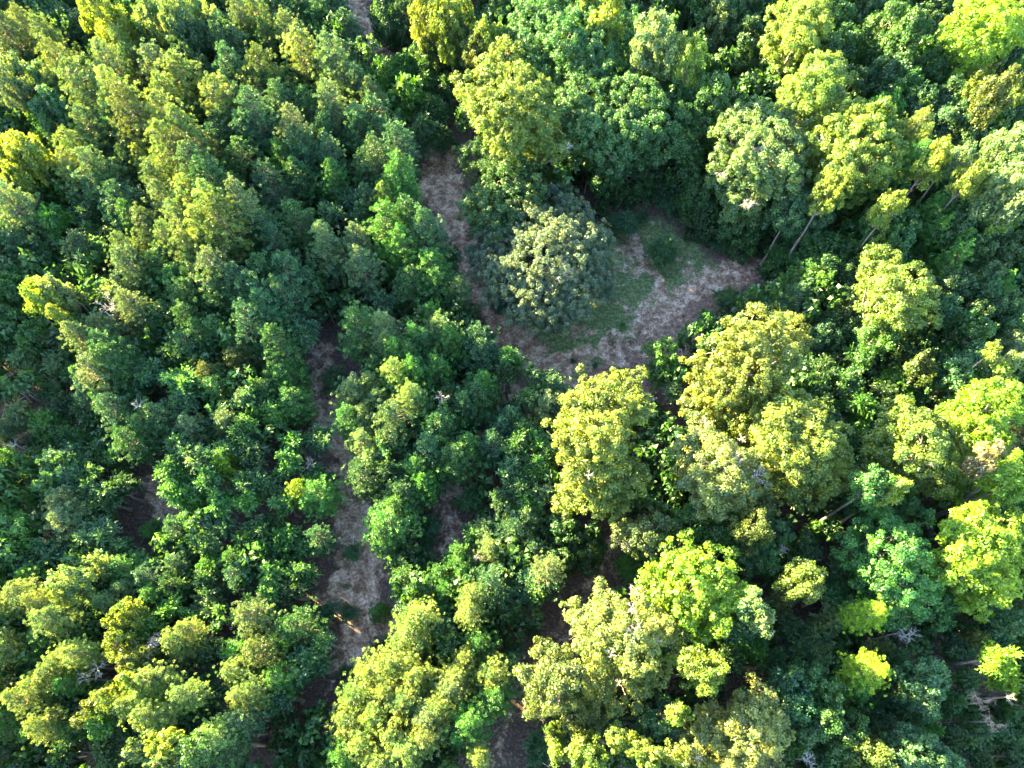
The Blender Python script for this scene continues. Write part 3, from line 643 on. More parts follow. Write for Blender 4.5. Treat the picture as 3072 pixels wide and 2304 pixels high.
# ground features in photograph pixels (2212 px wide copy)
TRACK = [  # polyline points x, y, half width in metres, strength
 [(735,-60,1.6,.8),(775,20,1.9,1),(815,90,1.9,1),(850,150,1.6,.8),(905,230,1.6,.7),(950,310,2.6,.8),(945,370,3.2,1),(965,430,2.8,1),(985,500,1.7,1),(1005,570,1.2,1),(1040,640,1.1,.9),(1075,700,1.2,1),(1130,750,1.8,1),(1190,800,1.9,.95),(1240,850,1.7,.9)],
 [(1200,810,1.2,.7),(1270,780,1.0,.5),(1330,750,1.2,.6),(1400,690,1.6,.6),(1450,645,1.7,.75),(1530,600,1.5,.8),(1610,565,1.6,.45),(1700,560,1.4,.25)],
 [(1360,510,.7,.9),(1395,555,.6,1),(1425,600,.5,1),(1440,640,.5,1)],[(1175,800,.5,1),(1230,765,.45,1),(1290,745,.45,1),(1330,710,.4,.9)],[(1290,745,.45,.9),(1340,735,.4,.8)],[(1400,545,.5,.9),(1375,590,.45,.8)],
 [(1310,600,1.0,.45),(1340,550,1.2,.5),(1370,530,1.0,.5)],
 [(1160,780,1.6,.8),(1240,770,.8,.9),(1300,755,.8,.8),(1340,780,1.0,.7)],
 [(640,790,1.5,.4),(690,780,2.0,.55),(680,860,2.1,.65),(720,910,1.7,.85),(740,980,1.3,.9),(760,1060,1.4,.95),(770,1140,1.6,1),(760,1210,2.0,1),(765,1290,2.4,1),(785,1360,1.8,1),(760,1420,1.4,.7),(730,1490,1.0,.3)],
 [(1110,840,1.0,.6),(1060,900,1.0,.5),(1040,960,1.0,.5),(990,1040,1.2,.6),(960,1090,1.3,.6),(975,1160,1.2,.65),(960,1230,1.0,.4)],
 [(1345,1180,1.3,.45),(1290,1260,1.4,.5),(1215,1380,1.5,.4),(1150,1480,1.2,.32),(1110,1560,1.2,.32),(1060,1670,1.2,.3)],
 [(330,1040,1.2,.7),(350,1080,1.3,.8),(370,1120,1.0,.7),(350,1170,.8,.4)],
 [(875,690,.9,.7),(860,740,.9,.5),(840,850,.8,.5)],
 [(1560,60,1.5,.3),(1600,200,1.5,.35)],
]
CLEARING = [(1180,690),(1290,440),(1380,440),(1480,480),(1560,560),(1690,560),(1640,640),(1520,680),(1440,760),(1350,830),(1230,850),(1150,800),(1080,720),(1020,580),(1100,560)]

BROWN = [[(1700,565,2.6,1),(1620,575,2.6,1),(1540,615,2.0,1),(1470,680,2.4,1),(1420,740,2.6,1),(1360,800,2.6,1),(1260,850,2.2,1)],
 [(1060,640,1.6,1),(1110,700,2.2,1),(1150,760,1.6,1)],[(930,330,2.2,1),(900,300,2,1)]]
# ------------------------------------------------------------------ ground
S22 = 3072.0 / 2212.0
def seg_mask(x, y, lines=None):
    best = np.zeros_like(x)
    nz = fbm(x / 1.6, y / 1.6, 21, 4) - .47
    nz2 = fbm(x / .5, y / .5, 31, 3) - .45
    for line in (lines or TRACK):
        pts = [(*unproject(a * S22, b * S22, 0.2)[:2], w, s) for a, b, w, s in line]
        for (x0, y0, w0, s0), (x1, y1, w1, s1) in zip(pts[:-1], pts[1:]):
            dx, dy = x1 - x0, y1 - y0
            t = np.clip(((x - x0) * dx + (y - y0) * dy) / (dx * dx + dy * dy), 0, 1)
            d = np.hypot(x - x0 - t * dx, y - y0 - t * dy)
            w = w0 + (w1 - w0) * t; s = s0 + (s1 - s0) * t
            m = np.clip(1.35 - d / w + nz * 2.2 + nz2 * .6, 0, 1)
            m = m * m * (3 - 2 * m) * s
            best = np.maximum(best, m * (d < w * 2.4))
    return best

CL = np.array([unproject(a * S22, b * S22, 0.2)[:2] for a, b in CLEARING])
def poly_dist(x, y):
    """positive inside"""
    inside = np.zeros(x.shape, bool); d = np.full(x.shape, 1e9)
    for (x0, y0), (x1, y1) in zip(CL, np.roll(CL, -1, 0)):
        c = ((y0 > y) != (y1 > y)) & (x < (x1 - x0) * (y - y0) / (y1 - y0 + 1e-12) + x0)
        inside ^= c
        dx, dy = x1 - x0, y1 - y0
        t = np.clip(((x - x0) * dx + (y - y0) * dy) / (dx * dx + dy * dy), 0, 1)
        d = np.minimum(d, np.hypot(x - x0 - t * dx, y - y0 - t * dy))
    return np.where(inside, d, -d)

def ground_material():
    m, n, l = new_mat('forest_floor')
    geo = n.new('ShaderNodeNewGeometry')
    def noise(scale, detail=6, rough=.6):
        k = n.new('ShaderNodeTexNoise'); k.inputs['Scale'].default_value = scale
        k.inputs['Detail'].default_value = detail; k.inputs['Roughness'].default_value = rough
        l.new(geo.outputs['Position'], k.inputs['Vector']); return k.outputs['Fac']
    litter = ramp(n, [(0.3, (0.032, 0.024, 0.022)), (0.5, (0.068, 0.050, 0.044)), (0.7, (0.14, 0.105, 0.092))])
    l.new(noise(5.0, 8, .75), litter.inputs[0])
    grass = ramp(n, [(0.32, (0.030, 0.048, 0.022)), (0.5, (0.075, 0.120, 0.045)), (0.66, (0.20, 0.23, 0.13))])
    l.new(noise(3.4, 8, .75), grass.inputs[0])
    sand = ramp(n, [(0.38, (0.11, 0.068, 0.048)), (0.47, (0.22, 0.145, 0.105)), (0.54, (0.36, 0.265, 0.205)), (0.66, (0.62, 0.50, 0.41))])
    l.new(noise(1.0, 12, .80), sand.inputs[0])
    ag = n.new('ShaderNodeAttribute'); ag.attribute_name = 'grass'
    ad = n.new('ShaderNodeAttribute'); ad.attribute_name = 'dirt'
    def sharpen(src, scale, amt):
        a = n.new('ShaderNodeMath'); a.operation = 'SUBTRACT'; l.new(noise(scale, 7, .75), a.inputs[0]); a.inputs[1].default_value = .5
        b = n.new('ShaderNodeMath'); b.operation = 'MULTIPLY_ADD'; l.new(a.outputs[0], b.inputs[0]); b.inputs[1].default_value = amt; l.new(src, b.inputs[2])
        c = n.new('ShaderNodeMapRange'); l.new(b.outputs[0], c.inputs[0]); c.inputs[1].default_value = .25; c.inputs[2].default_value = .75
        c.interpolation_type = 'SMOOTHSTEP'
        return c.outputs[0]
    c = mixrgb(n, l, 'MIX', litter.outputs[0], grass.outputs[0], sharpen(ag.outputs['Fac'], 1.2, 2.2))
    ab = n.new('ShaderNodeAttribute'); ab.attribute_name = 'brown'
    clay = ramp(n, [(0.35, (0.075, 0.045, 0.036)), (0.55, (0.19, 0.125, 0.10)), (0.7, (0.34, 0.25, 0.21))])
    l.new(noise(2.6, 8, .75), clay.inputs[0])
    c = mixrgb(n, l, 'MIX', c, clay.outputs[0], sharpen(ab.outputs['Fac'], 2.6, 1.6))
    speck = ramp(n, [(0.34, (0.40, 0.36, 0.36)), (0.50, (0.92, 0.92, 0.92)), (0.64, (1.28, 1.26, 1.25))])
    l.new(noise(4.0, 7, .80), speck.inputs[0])
    c = mixrgb(n, l, 'MIX', c, sand.outputs[0], sharpen(ad.outputs['Fac'], 1.3, 3.2))
    c = mixrgb(n, l, 'MULTIPLY', c, speck.outputs[0], .6)
    p = n.new('ShaderNodeBsdfPrincipled'); p.inputs['Roughness'].default_value = .95
    p.inputs['Specular IOR Level'].default_value = .15
    l.new(c, p.inputs['Base Color'])
    b = n.new('ShaderNodeBump'); b.inputs['Strength'].default_value = .8; b.inputs['Distance'].default_value = .12
    l.new(noise(6, 8, .7), b.inputs['Height']); l.new(b.outputs[0], p.inputs['Normal'])
    out = n.new('ShaderNodeOutputMaterial'); l.new(p.outputs[0], out.inputs[0])
    return m

M_GROUND = ground_material()
GX0, GX1, GY0, GY1, GS = -84.0, 84.0, -24.0, 108.0, 0.34
gx = np.arange(GX0, GX1, GS); gy = np.arange(GY0, GY1, GS)
XX, YY = np.meshgrid(gx, gy)
DIRT = seg_mask(XX, YY)
BROWNM = seg_mask(XX, YY, BROWN)
PD = poly_dist(XX, YY)
nzc = fbm(XX / 3., YY / 3., 51, 4) - .47
CLM = np.clip((PD + nzc * 4) / 2.5 + .3, 0, 1)
dry = np.clip((fbm(XX / 1.6, YY / 1.6, 77, 5) - .42) * 5, 0, 1)
GRASS = np.clip(CLM * .85 + (fbm(XX / 6., YY / 6., 91, 4) - .5) * .9, 0, 1)
DIRT2 = np.maximum(DIRT, CLM * dry * .46)
ZZ = terrain(XX, YY) + (fbm(XX / .9, YY / .9, 61, 3) - .45) * .22 + (fbm(XX / .35, YY / .35, 67, 2) - .4) * .09 - DIRT * .10
edge = np.minimum(np.minimum(XX - GX0, GX1 - XX), np.minimum(YY - GY0, GY1 - YY))
ZZ = ZZ * np.clip(edge / 4., 0, 1)

def grid_part(name, cellmask, label, cat):
    ny, nx = XX.shape
    idx = np.arange(ny * nx).reshape(ny, nx)
    q = np.stack([idx[:-1, :-1], idx[:-1, 1:], idx[1:, 1:], idx[1:, :-1]], -1)[cellmask]
    used, inv = np.unique(q, return_inverse=True)
    inv = inv.reshape(q.shape)
    P = np.stack([XX.ravel()[used], YY.ravel()[used], ZZ.ravel()[used]], 1)
    ext = []
    if name == 'ground':     # carry the sheet on to the horizon
        x0, x1, y0, y1 = gx[0], gx[-1], gy[0], gy[-1]; B = 2500.
        k = len(P)
        P = np.concatenate([P, [(x0, y0, 0), (x1, y0, 0), (x1, y1, 0), (x0, y1, 0), (-B, -B, 0), (B, -B, 0), (B, B, 0), (-B, B, 0)]])
        inv = np.concatenate([inv, np.array([[k + 4, k + 5, k + 1, k], [k + 5, k + 6, k + 2, k + 1], [k + 6, k + 7, k + 3, k + 2], [k + 7, k + 4, k, k + 3]])])
    me = make_mesh(name, P, 4, M_GROUND, loops=inv, smooth=True)
    for an, A in (('dirt', DIRT2), ('grass', GRASS), ('brown', BROWNM)):
        at = me.attributes.new(an, 'FLOAT', 'POINT')
        v = np.zeros(len(P), np.float32); v[:len(used)] = A.ravel()[used]
        at.data.foreach_set('value', v)
    o = link(name, me)
    o['kind'] = 'structure'; o['label'] = label; o['category'] = cat
    return o

dc = np.maximum.reduce([DIRT[:-1, :-1], DIRT[1:, :-1], DIRT[:-1, 1:], DIRT[1:, 1:]]) > .12
cc = (PD[:-1, :-1] > 0) & ~dc
grid_part('dirt_track', dc, 'pale sandy dirt tracks winding between the trees', 'track')
grid_part('clearing', cc, 'patchy grass and sand clearing around the lone oak', 'clearing')
grid_part('ground', ~dc & ~cc, 'brown leaf covered forest floor', 'ground')

def ground_z(x, y):
    i = np.clip(((np.asarray(y) - GY0) / GS).astype(int), 0, XX.shape[0] - 1)
    j = np.clip(((np.asarray(x) - GX0) / GS).astype(int), 0, XX.shape[1] - 1)
    return ZZ[i, j], DIRT[i, j], CLM[i, j]

# ------------------------------------------------------------------ prototypes
TRUNKS = [trunk_mesh('tree_trunk', M_BARK)[0] for _ in range(4)]
PTRUNKS = [trunk_mesh('pine_trunk', M_PINEBARK, .13, .015)[0] for _ in range(4)]
PINES = [pine_crown(1.7, rng.uniform(7.0, 8.6)) for _ in range(8)]
OAKS = {1.0: [oak_crown(1.0, 4, .115, 1.0) for _ in range(4)], 1.5: [oak_crown(1.5, 6, .125, 1.) for _ in range(5)], 2.3: [oak_crown(2.3, 9, .132, 1.) for _ in range(5)]}
FEAT = {0.9: [feather_crown(.9, .11) for _ in range(4)], 1.5: [feather_crown(1.5, .115) for _ in range(5)], 2.3: [feather_crown(2.3, .13) for _ in range(4)]}
DEADS = [dead_crown(2.0, M_DEAD, 4) for _ in range(5)]
DEADB = [dead_crown(2.0, M_DEADB, 5) for _ in range(2)]

PAL = {'d': (.022, .066, .021), 'g': (.031, .098, .027), 'b': (.046, .150, .028), 't': (.034, .102, .044), 'ly': (.110, .182, .044), 'p': (.082, .148, .058),
       'y': (.094, .158, .022), 'o': (.060, .096, .020), 'c': (.115, .115, .06), 'yb': (.120, .225, .010), 'py': (.126, .178, .050),
       'yo': (.092, .148, .020), 'lo': (.098, .145, .094), '': (.5, .5, .5)}

PLACED = []   # dict per tree for labelling and spacing

def tint(key, s=1.0):
    c = np.array(PAL[key]) * rng.uniform(.82, 1.2) * np.array([rng.uniform(.88, 1.12), 1, rng.uniform(.85, 1.15)]) * s
    return (*[float(min(1, k)) for k in c], 1.0)

def add_tree(x, y, h, rm, kind, colour, px, py, lit, low, filler=False):
    """one tree: Empty at the foot of the trunk > trunk, branches, crown"""
    name = {'P': 'pine_tree', 'O': 'broadleaf_tree', 'B': 'young_tree', 'D': 'dead_tree'}[kind]
    if low: name = 'bush'
    z0 = float(ground_z(x, y)[0]) - .05
    root = link(name, None, loc=(x, y, z0))
    root.empty_display_size = .5
    rz = rng.uniform(0, 6.28)
    cz = h
    if kind == 'P':
        cr, br = PINES[rng.integers(len(PINES))]
        s = rm / 1.7; sz = min(1.25, max(.55, s * rng.uniform(.92, 1.1)))
        sz = min(sz, (h - 1.6) / (-min(v.co.z for v in br.vertices)) if not low else s)
        c = link('crown', cr, root, (0, 0, h), rz, (s, s, sz)); c.color = tint(colour)
        link('branches', br, root, (0, 0, h), rz, (s, s, sz))
        link('trunk', PTRUNKS[rng.integers(4)], root, (0, 0, 0), rz, (1, 1, h - 1.))
    elif kind in 'OB':
        lib = OAKS if kind == 'O' else FEAT
        key = min(lib, key=lambda k: abs(math.log(k / rm)))
        cr, br = lib[key][rng.integers(len(lib[key]))]
        s = rm / key
        cz = h - (.55 if low else (1.0 if lit else .7)) * rm
        c = link('crown', cr, root, (0, 0, cz), rz, (s, s, s * ((2.0 if lit else 1.5) if not low else .8))); c.color = tint(colour)
        if not low:
            link('branches', br, root, (0, 0, cz), rz, (s, s, s * (2.0 if lit else 1.5)))
            link('trunk', TRUNKS[rng.integers(4)], root, (0, 0, 0), rz, (1, 1, max(.6, cz - rm * .75)))
        else:
            link('stems', br, root, (0, 0, cz), rz, (s, s, s * .8))
    else:
        me = (DEADB if colour == 'c' else DEADS)
        me = me[rng.integers(len(me))]
        s = rm / 1.7
        link('bare_branches', me, root, (0, 0, h - .8 * rm), rz, (s, s, s))
        link('trunk', TRUNKS[rng.integers(4)], root, (0, 0, 0), rz, (.7, .7, h - .8 * rm + .1))
    PLACED.append(dict(o=root, x=x, y=y, h=h, r=rm, kind=kind, colour=colour, px=px, py=py, lit=lit, low=low, filler=filler))
    return root

HT = {'P': (10.0, 13.0), 'O': (9.0, 12.2), 'B': (6.5, 10.0), 'D': (8.5, 10.0)}
HMIN = {'P': 7.0, 'O': 5.5, 'B': 4.0, 'D': 5.0}
TANS = math.tan(R(SUN_EL))
def hero_lobes(h, tk, lobes):
    if tk in ('LONE', 'F10'):
        conv = lambda a: (a[0] * S22, a[1] * S22, a[2] * S22)
    else:
        ox, oy = TILES[tk]
        conv = lambda a, ox=ox, oy=oy: (ox + a[0] / 2.16, oy + a[1] / 2.16, a[2] / 2.16)
    P0 = np.array([conv(a) for a in lobes])
    cpx = P0[:, 0].mean(); cpy = P0[:, 1].mean()
    span = max(np.ptp(P0[:, 0]), np.ptp(P0[:, 1])) / 2 + P0[:, 2].mean()
    cs = []; rs = []
    for k, (px, py, r) in enumerate(P0):
        f = min(1.2, math.hypot((px - cpx), (py - cpy)) / span)
        z = h - 1.0 - (h * .30) * f ** 2 + .5 * math.sin(k * 2.7 + h)
        if tk == 'LONE':
            z = h - 1.2 - (h * .55) * f ** 1.8
        elif py > cpy:              # the near side hangs lower than the far side
            z -= h * .10 * f
        x, y, dep = unproject(px, py, z)
        cs.append((x, y, z)); rs.append(r * 1.2 / FPX * dep)
    return conv, cpx, cpy, span, np.array(cs), np.array(rs)

ENT = []
for tkey, s in TREES.items():
    ox, oy = TILES[tkey]
    for e in s.replace('\n', ' ').split(','):
        e = e.split()
        if not e: continue
        code = e[3].rstrip('0123456789'); fixed = float(e[3][len(code):] or 0); rest = code[1:]
        lit = rest.endswith('L'); low = rest.endswith('l') or rest.endswith('s')
        colour = rest.rstrip('Lls')
        if colour == 'pyb': colour = 'yb'
        kind = code[0]
        if kind == 'P' and colour == 'y': colour = 'ly'
        ENT.append(dict(px=ox + float(e[0]) / 2.16, py=oy + float(e[1]) / 2.16, r=float(e[2]) / 2.16 * (1.2 if kind == 'P' else 1.15),
                        kind=kind, lit=lit, low=low, colour=colour, fixed=fixed, h=fixed or HT[kind][1 if lit else 0] * rng.uniform(.94, 1.06)))

def settle(e):
    if e['low']: e['h'] = 1.2
    for _ in range(2):
        zc = e['h'] - (2.6 if e['kind'] == 'P' and not e['low'] else .6)
        x, y, dep = unproject(e['px'], e['py'], zc)
        rm = e['r'] / FPX * dep
        if e['low']: e['h'] = rm * (1.3 if e['kind'] != 'P' else 2.2) + .3
    e['x'], e['y'], e['rm'] = x, y, rm

HL = [hero_lobes(h, tk, lobes) for tk, h, c_, lobes, b_, l_ in HEROES]
hx = np.concatenate([q[4][:, 0] for q in HL]); hy = np.concatenate([q[4][:, 1] for q in HL])
hz = np.concatenate([q[4][:, 2] + q[5] * .7 for q in HL]); hr = np.concatenate([q[5] for q in HL])
for e in ENT: settle(e)
SD = SUN_DIR
for it in range(5):
    ex = np.array([e['x'] for e in ENT]); ey = np.array([e['y'] for e in ENT])
    ez = np.array([e['h'] - .4 for e in ENT]); er = np.array([e['rm'] * (.75 if e['kind'] == 'P' else .95) for e in ENT])
    ax = np.concatenate([ex, hx]); ay = np.concatenate([ey, hy]); az = np.concatenate([ez, hz]); ar = np.concatenate([er, hr])
    order = np.argsort(-(ex * SD[0] + ey * SD[1]))
    for i in order:
        e = ENT[i]
        if e['low'] or e['fixed']: continue
        dx = ax - e['x']; dy = ay - e['y']
        al = dx * SD[0] + dy * SD[1]; lat = np.abs(dx * SD[1] - dy * SD[0])
        ok = (al > .8 * e['rm']) & (al < 45) & (lat < ar + .2 * e['rm'])
        S = (az[ok] - al[ok] * TANS).max() if ok.any() else 0
        if e['lit']:
            small = e['rm'] < 1.7
            e['h'] = float(np.clip(S + (1.5 if small else 2.2), HT[e['kind']][1] - (3.0 if small else 1.8), 14.8))
        else:
            e['h'] = float(np.clip(min(HT[e['kind']][0] + .8, S + .2), HMIN[e['kind']], 12))
        az[i] = e['h'] - .4
    for e in ENT: settle(e)
for e in ENT:
    add_tree(e['x'], e['y'], e['h'], e['rm'], e['kind'], e['colour'], e['px'], e['py'], e['lit'], e['low'])

# large trees, lobe by lobe
HERO_OBJS = []
for (tk, h, colour, lobes, bare, label), (conv, cpx, cpy, span, cs, rs) in zip(HEROES, HL):
    bx, by = cs[:, 0].mean(), cs[:, 1].mean()
    z0 = float(ground_z(bx, by)[0]) - .05
    fork = np.array([0, 0, h * .38])
    rel = cs - np.array([bx, by, z0])
    # a fuller body under the outer lobes
    inner = rel[::2] * np.array([.62, .62, 1]) - np.array([0, 0, 1.3]); ir = rs[::2] * .95
    low_ = rel[1::3] * np.array([.6, .6, 1]) - np.array([0, 0, 3.4]); lr = rs[1::3] * 1.15
    low_[:, 2] = np.maximum(low_[:, 2], 2.0)
    v, rn = lobed_leaves(np.concatenate([rel, inner, low_]), np.concatenate([rs, ir, lr]), .110 if tk == 'LONE' else (.132 if colour != 'yb' else .155), .95, clump=.31 if tk == 'LONE' else .40)
    root = link('large_tree', None, loc=(bx, by, z0))
    c = link('crown', make_mesh('large_crown', v, 3, M_LEAF, rnd=rn), root); c.color = tint(colour)
    link('branches', limbs_mesh('large_limbs', fork, rel, rs, .13, twigs=4), root)
    tm, _ = trunk_mesh('large_trunk', M_BARK, .34, .01)
    link('trunk', tm, root, (0, 0, 0), 0, (1, 1, h * .40))
    for b in bare:
        if not b[2]: continue
        px, py, r = conv(b)
        f = min(1.2, math.hypot((px - cpx), (py - cpy)) / span)
        z = h - .3 - h * .28 * f ** 2
        x, y, dep = unproject(px, py, z)
        rm = r / FPX * dep * 1.15
        d = link('bare_branch', DEADS[rng.integers(5)], root, (x - bx, y - by, z - z0 - rm * .1), rng.uniform(0, 6), (rm / 1.9,) * 3)
        d['label'] = 'bleached leafless twigs'
    root['label'] = label; root['category'] = 'tree'
    HERO_OBJS.append((root, cpx / S22, cpy / S22))
    for (x, y, z), r in zip(cs, rs):
        PLACED.append(dict(o=None, x=x, y=y, h=z, r=r, kind='H', filler=True))

# understorey in the gaps, and the wood going on a little beyond the frame: masses nobody could count
occ = np.array([(p['x'], p['y'], p['r'] * (.55 if p['kind'] in 'HPO' and not p.get('low') else 1)) for p in PLACED])
def mass_lib(Rc, nl, leaf):
    cs = []; rs = []
    for k in range(nl):
        a = k * 2.4; f = math.sqrt((k + .5) / nl)
        cs.append((math.cos(a) * Rc * .6 * f, math.sin(a) * Rc * .6 * f, Rc * (.5 - .9 * f * f))); rs.append(Rc * rng.uniform(.4, .55))
    v, rn = lobed_leaves(cs, rs, leaf, .9, clump=.42, floor=-.5)
    return v, rn
SHRUBS = [mass_lib(1.0, 3, .22) for _ in range(5)]
CANOPY = [mass_lib(1.0, 4, .175) for _ in range(4)]
def fill_mass(name, label, n, xr, yr, gap, hr, rr, colour, infr, lib, depth):
    global occ
    V = []; RN = []; tb = Tubes(); cnt = 0
    for _ in range(n):
        x = rng.uniform(*xr); y = rng.uniform(*yr)
        h = rng.uniform(*hr); r = rng.uniform(*rr)
        px, py, dep = project(x, y, h)
        inside = -60 < px < 3132 and -60 < py < 2364
        if inside != infr: continue
        if not infr and not (-800 < px < 3500 and -650 < py < 2700): continue
        g8 = ground_z(np.array([x, x + 1.5, x - 1.5, x, x, x + 1, x - 1]), np.array([y, y, y, y + 1.5, y - 1.5, y - 1, y + 1]))
        if g8[1].max() > .10 or g8[2].max() > .25: continue
        if (np.hypot(occ[:, 0] - x, occ[:, 1] - y) - occ[:, 2] * .8).min() < gap: continue
        z = float(g8[0][0])
        v, rn = lib[rng.integers(len(lib))]
        a = rng.uniform(0, 6.28); c, s_ = math.cos(a), math.sin(a)
        w = v * np.array([r, r, r * depth])
        w = np.stack([w[:, 0] * c - w[:, 1] * s_, w[:, 0] * s_ + w[:, 1] * c, w[:, 2]], 1) + np.array([x, y, z + h - r * .6 * depth])
        V.append(w); RN.append(np.clip(rn + rng.normal(0, .18), 0, 1))
        tb.add(wobble((x, y, z - .1), (x, y, z + h - r * .6), 4, .05), .09, .04, 4)
        occ = np.vstack([occ, (x, y, r)]); cnt += 1
    o = link(name, make_mesh(name, np.concatenate(V), 3, M_LEAF, rnd=np.concatenate(RN)))
    o.color = (*colour, 1); o['kind'] = 'stuff'; o['label'] = label; o['category'] = 'undergrowth'
    t = link('stems', tb.mesh('stems', M_BARK), o); t['kind'] = 'stuff'
    print(name, cnt, sum(len(k) for k in V) // 3)
fill_mass('undergrowth', 'dark leafy undergrowth filling the gaps below the taller trees', 7000, (-75, 75), (-15, 95), .12, (2.2, 5.0), (1.0, 1.7), (.030, .086, .026), True, SHRUBS, 1.2)
occ = np.array([(p['x'], p['y'], p['r'] * (.35 if p['kind'] in 'HPO' and not p.get('low') else .9)) for p in PLACED])
fill_mass('sapling_layer', 'mid-height leafy saplings and vines closing the gaps between trunks', 7000, (-75, 75), (-15, 98), .25, (4.5, 7.0), (1.1, 1.8), (.034, .100, .030), True, SHRUBS, 1.7)
fill_mass('surrounding_wood', 'the wood going on beyond the edges of the view', 7000, (-105, 95), (-30, 125), .9, (7.5, 11.2), (1.6, 2.4), (.036, .085, .025), False, CANOPY, 2.0)
from collections import Counter
print(Counter(p['kind'] + ('l' if p.get('low') else '') for p in PLACED if p['o']))
print('tris', sum(len(m.polygons) for m in bpy.data.meshes))
# ------------------------------------------------------------------ ground clutter nobody could count
def scatter_points(n, fn):
    x = rng.uniform(-66, 66, n); y = rng.uniform(-8, 90, n)
    z, dm, cm = ground_z(x, y)
    k = rng.uniform(0, 1, n) < fn(dm, cm, x, y)
    return x[k], y[k], z[k]

gx_, gy_, gz_ = scatter_points(420000, lambda d, c, x, y: np.clip(c * 1.1 * (fbm(x / 2.5, y / 2.5, 5, 3) - .30) * 2.2, 0, 1) * (d < .5) + .02)
m = len(gx_)
base = np.stack([gx_, gy_, gz_], 1)
a = rng.uniform(0, 6.28, m); ln = rng.uniform(.08, .30, m)
sd_ = np.stack([np.cos(a), np.sin(a), np.zeros(m)], 1) * .022
lean = np.stack([rng.normal(0, .6, m), rng.normal(0, .6, m), np.ones(m)], 1)
v = np.empty((m, 3, 3)); v[:, 0] = base - sd_; v[:, 1] = base + sd_; v[:, 2] = base + unit(lean) * ln[:, None]
g = link('grass', make_mesh('grass', v.reshape(-1, 3), 3, M_LEAF, rnd=np.repeat(rng.uniform(0, 1, m), 3)))
g.color = (.075, .11, .045, 1); g['kind'] = 'stuff'; g['label'] = 'short sparse green grass over the sandy clearing'; g['category'] = 'grass'

M_LITTER = bark_material('dead_leaves', (0.05, 0.036, 0.03), (0.20, 0.145, 0.12), 3)
lx, ly, lz = scatter_points(300000, lambda d, c, x, y: np.clip(.16 + .3 * (fbm(x / 3, y / 3, 8, 3) > .5), 0, 1) * (d < .1) * (c < .3))
p = np.stack([lx, ly, lz + rng.uniform(.01, .05, len(lx))], 1)
v, _ = leaf_tris(p, unit(np.array([0, 0, 1.]) + rng.normal(size=p.shape) * .5), .15, .11)
g = link('leaf_litter', make_mesh('leaf_litter', v, 3, M_LITTER)); g['kind'] = 'stuff'
g['label'] = 'fallen brown leaves on the forest floor'; g['category'] = 'leaf litter'

# fallen twigs
tb = Tubes()
tx, ty, tz = scatter_points(9000, lambda d, c, x, y: np.full(x.shape, .10))
for x, y, z in zip(tx, ty, tz):
    a = rng.uniform(0, 6.28); L = rng.uniform(.3, 2.4)
    tb.add(wobble((x, y, z + .03), (x + math.cos(a) * L, y + math.sin(a) * L, z + .07), 4, .07), rng.uniform(.015, .04), .008, 3)
g = link('fallen_twigs', tb.mesh('fallen_twigs', M_DEAD)); g['kind'] = 'stuff'
g['label'] = 'pale fallen twigs scattered on the forest floor'; g['category'] = 'twigs'

# low weeds on and beside the tracks: small leafy clumps
wx, wy, wz = scatter_points(60000, lambda d, c, x, y: np.clip((d > .02) * .10 + c * .05 + .006, 0, 1) * (fbm(x / 3, y / 3, 15, 3) > .47))
P = []
for x, y, z in zip(wx, wy, wz):
    k = rng.integers(10, 34); r = rng.uniform(.12, .55)
    u = unit(rng.normal(size=(k, 3))); u[:, 2] = abs(u[:, 2])
    P.append(np.array([x, y, z]) + u * r)
P = np.concatenate(P)
v, _ = leaf_tris(P, unit(rng.normal(size=P.shape) * .6 + np.array([0, 0, 1])), .12, .08)
g = link('weeds', make_mesh('weeds', v, 3, M_LEAF, rnd=np.repeat(rng.uniform(0, .9, len(P)), 3)))
g.color = (.045, .085, .035, 1); g['kind'] = 'stuff'; g['label'] = 'low green weeds along the dirt tracks'; g['category'] = 'weeds'

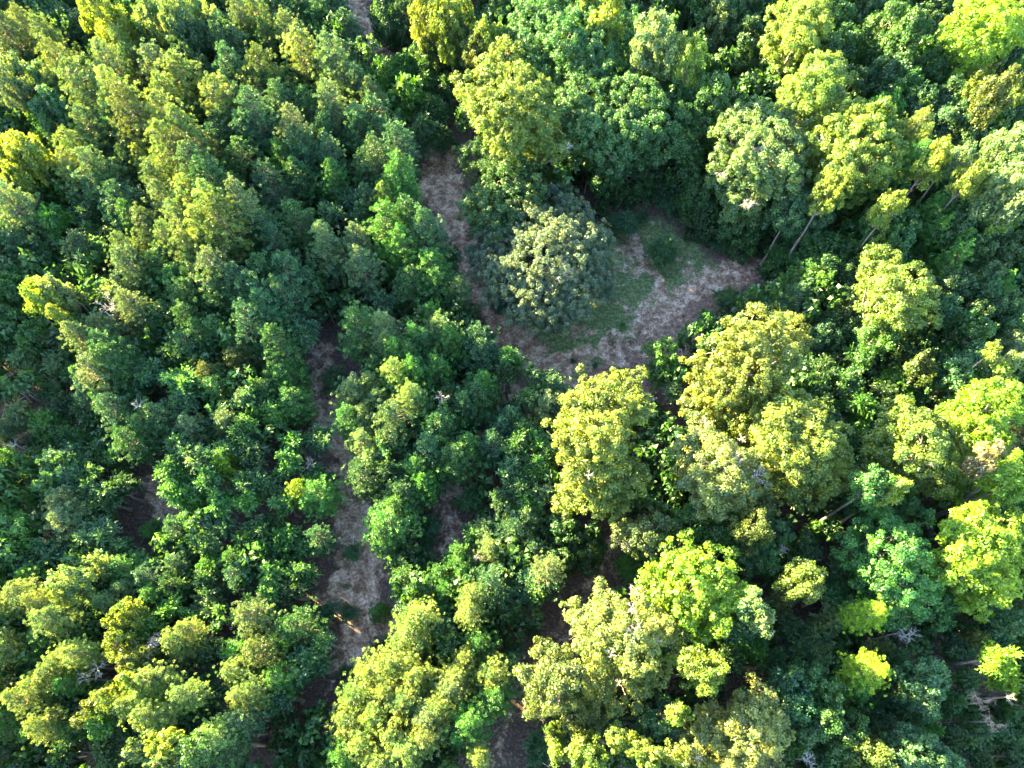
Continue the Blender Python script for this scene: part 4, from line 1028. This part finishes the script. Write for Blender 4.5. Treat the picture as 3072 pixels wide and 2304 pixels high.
# ------------------------------------------------------------------ names for every tree
SPECIES = {'P': 'pine', 'O': 'broadleaf tree', 'B': 'young tree', 'D': 'dead tree'}
CNAME = {'ly': 'yellow-green', 'd': 'dark green', 'g': 'mid green', 'b': 'bright green', 't': 'blue-green', 'p': 'pale green', 'y': 'yellow-green', 'o': 'olive green',
         'c': 'brown', 'yb': 'lime green', '': 'bleached grey'}
MARKS = [('the lone pale oak', 1180, 560), ('the golden-topped oak', 1080, 260), ('the upright golden oak', 1310, 960), ('the massive lobed gold oak', 1620, 790),
         ('the half-gold oak', 1710, 960), ('the bleached-twig oak', 1540, 1000), ('the big two-toned dome oak', 1850, 300),
         ('the lemon-green corner maple', 2130, 70), ('the vivid sweetgum', 1510, 1270), ('the bleached dead top', 1370, 1300),
         ('the radiant yellow maple', 2100, 1170), ('the spreading green maple', 1880, 1180), ('the upper track end', 780, 40),
         ('the wide track bend', 950, 380), ('the left track\'s sandy end', 770, 1290), ('the left track\'s middle', 750, 1020),
         ('the left bare patch', 350, 1100), ('the big pine thicket', 450, 560), ('the white dead snag', 205, 1440),
         ('the left-edge dead branches', 20, 850), ('the bare grey tree', 240, 640), ('the lower left corner', 60, 1600),
         ('the bottom golden pines', 850, 1530), ('the dark lower trail', 1200, 1400), ('the lower right corner', 2160, 1620), ('the upper left corner', 50, 40),
         ('the clearing\'s right end', 1650, 590), ('the lime yellow maple', 2110, 900), ('the pale twiggy oak', 1650, 330),
         ('the ragged gold-sprayed oak', 1710, 60), ('the golden poplar', 1950, 640), ('the fork below the clearing', 1060, 900),
         ('the star-shaped green thicket', 540, 1040), ('the sunlit pine row', 230, 280), ('the wide feathery tree', 890, 200)]
def direction(dx, dy):
    a = math.degrees(math.atan2(-dy, dx)) % 360
    return ['right of', 'up and right of', 'above', 'up and left of', 'left of', 'down and left of', 'below', 'down and right of'][int((a + 22.5) // 45) % 8]
ORD = ['nearest', 'second', 'third', 'fourth', 'fifth', 'sixth', 'seventh', 'eighth', 'ninth', 'tenth']
buckets = {}
for p in PLACED:
    o = p['o']
    if o is None: continue
    X, Y = p['px'] / S22, p['py'] / S22
    o['category'] = 'bush' if p['low'] else 'tree'
    kd = 'low bush' if p['low'] else SPECIES[p['kind']]
    out = not (0 < p['px'] < 3072 and 0 < p['py'] < 2304)
    if p['filler'] and out:
        o['label'] = f"{CNAME[p['colour']]} {kd} just beyond the edge of the view"
        o['group'] = f"{CNAME[p['colour']]} {kd}s beyond the edge of the view"
        continue
    mk = min(MARKS, key=lambda q: math.hypot(X - q[1], Y - q[2]))
    dr = direction(X - mk[1], Y - mk[2])
    look = 'sun-topped ' if p['lit'] else ('small shaded ' if p['filler'] else ('' if p['low'] else 'shaded '))
    key = (look + CNAME[p['colour']] + ' ' + kd, dr, mk[0])
    buckets.setdefault(key, []).append((math.hypot(X - mk[1], Y - mk[2]), p))
    o['group'] = {'P': 'pines of the wood', 'O': 'broadleaf trees of the wood', 'B': 'young feathery trees of the wood', 'D': 'dead trees in the wood'}[p['kind']] if not p['low'] else 'low bushes'
for (look, dr, mk), items in buckets.items():
    items.sort(key=lambda t: t[0])
    for i, (d, p) in enumerate(items):
        p['o']['label'] = f"{look} {dr} {mk}" if len(items) == 1 else f"{look}, {ORD[min(i, 9)]} {dr} {mk}"
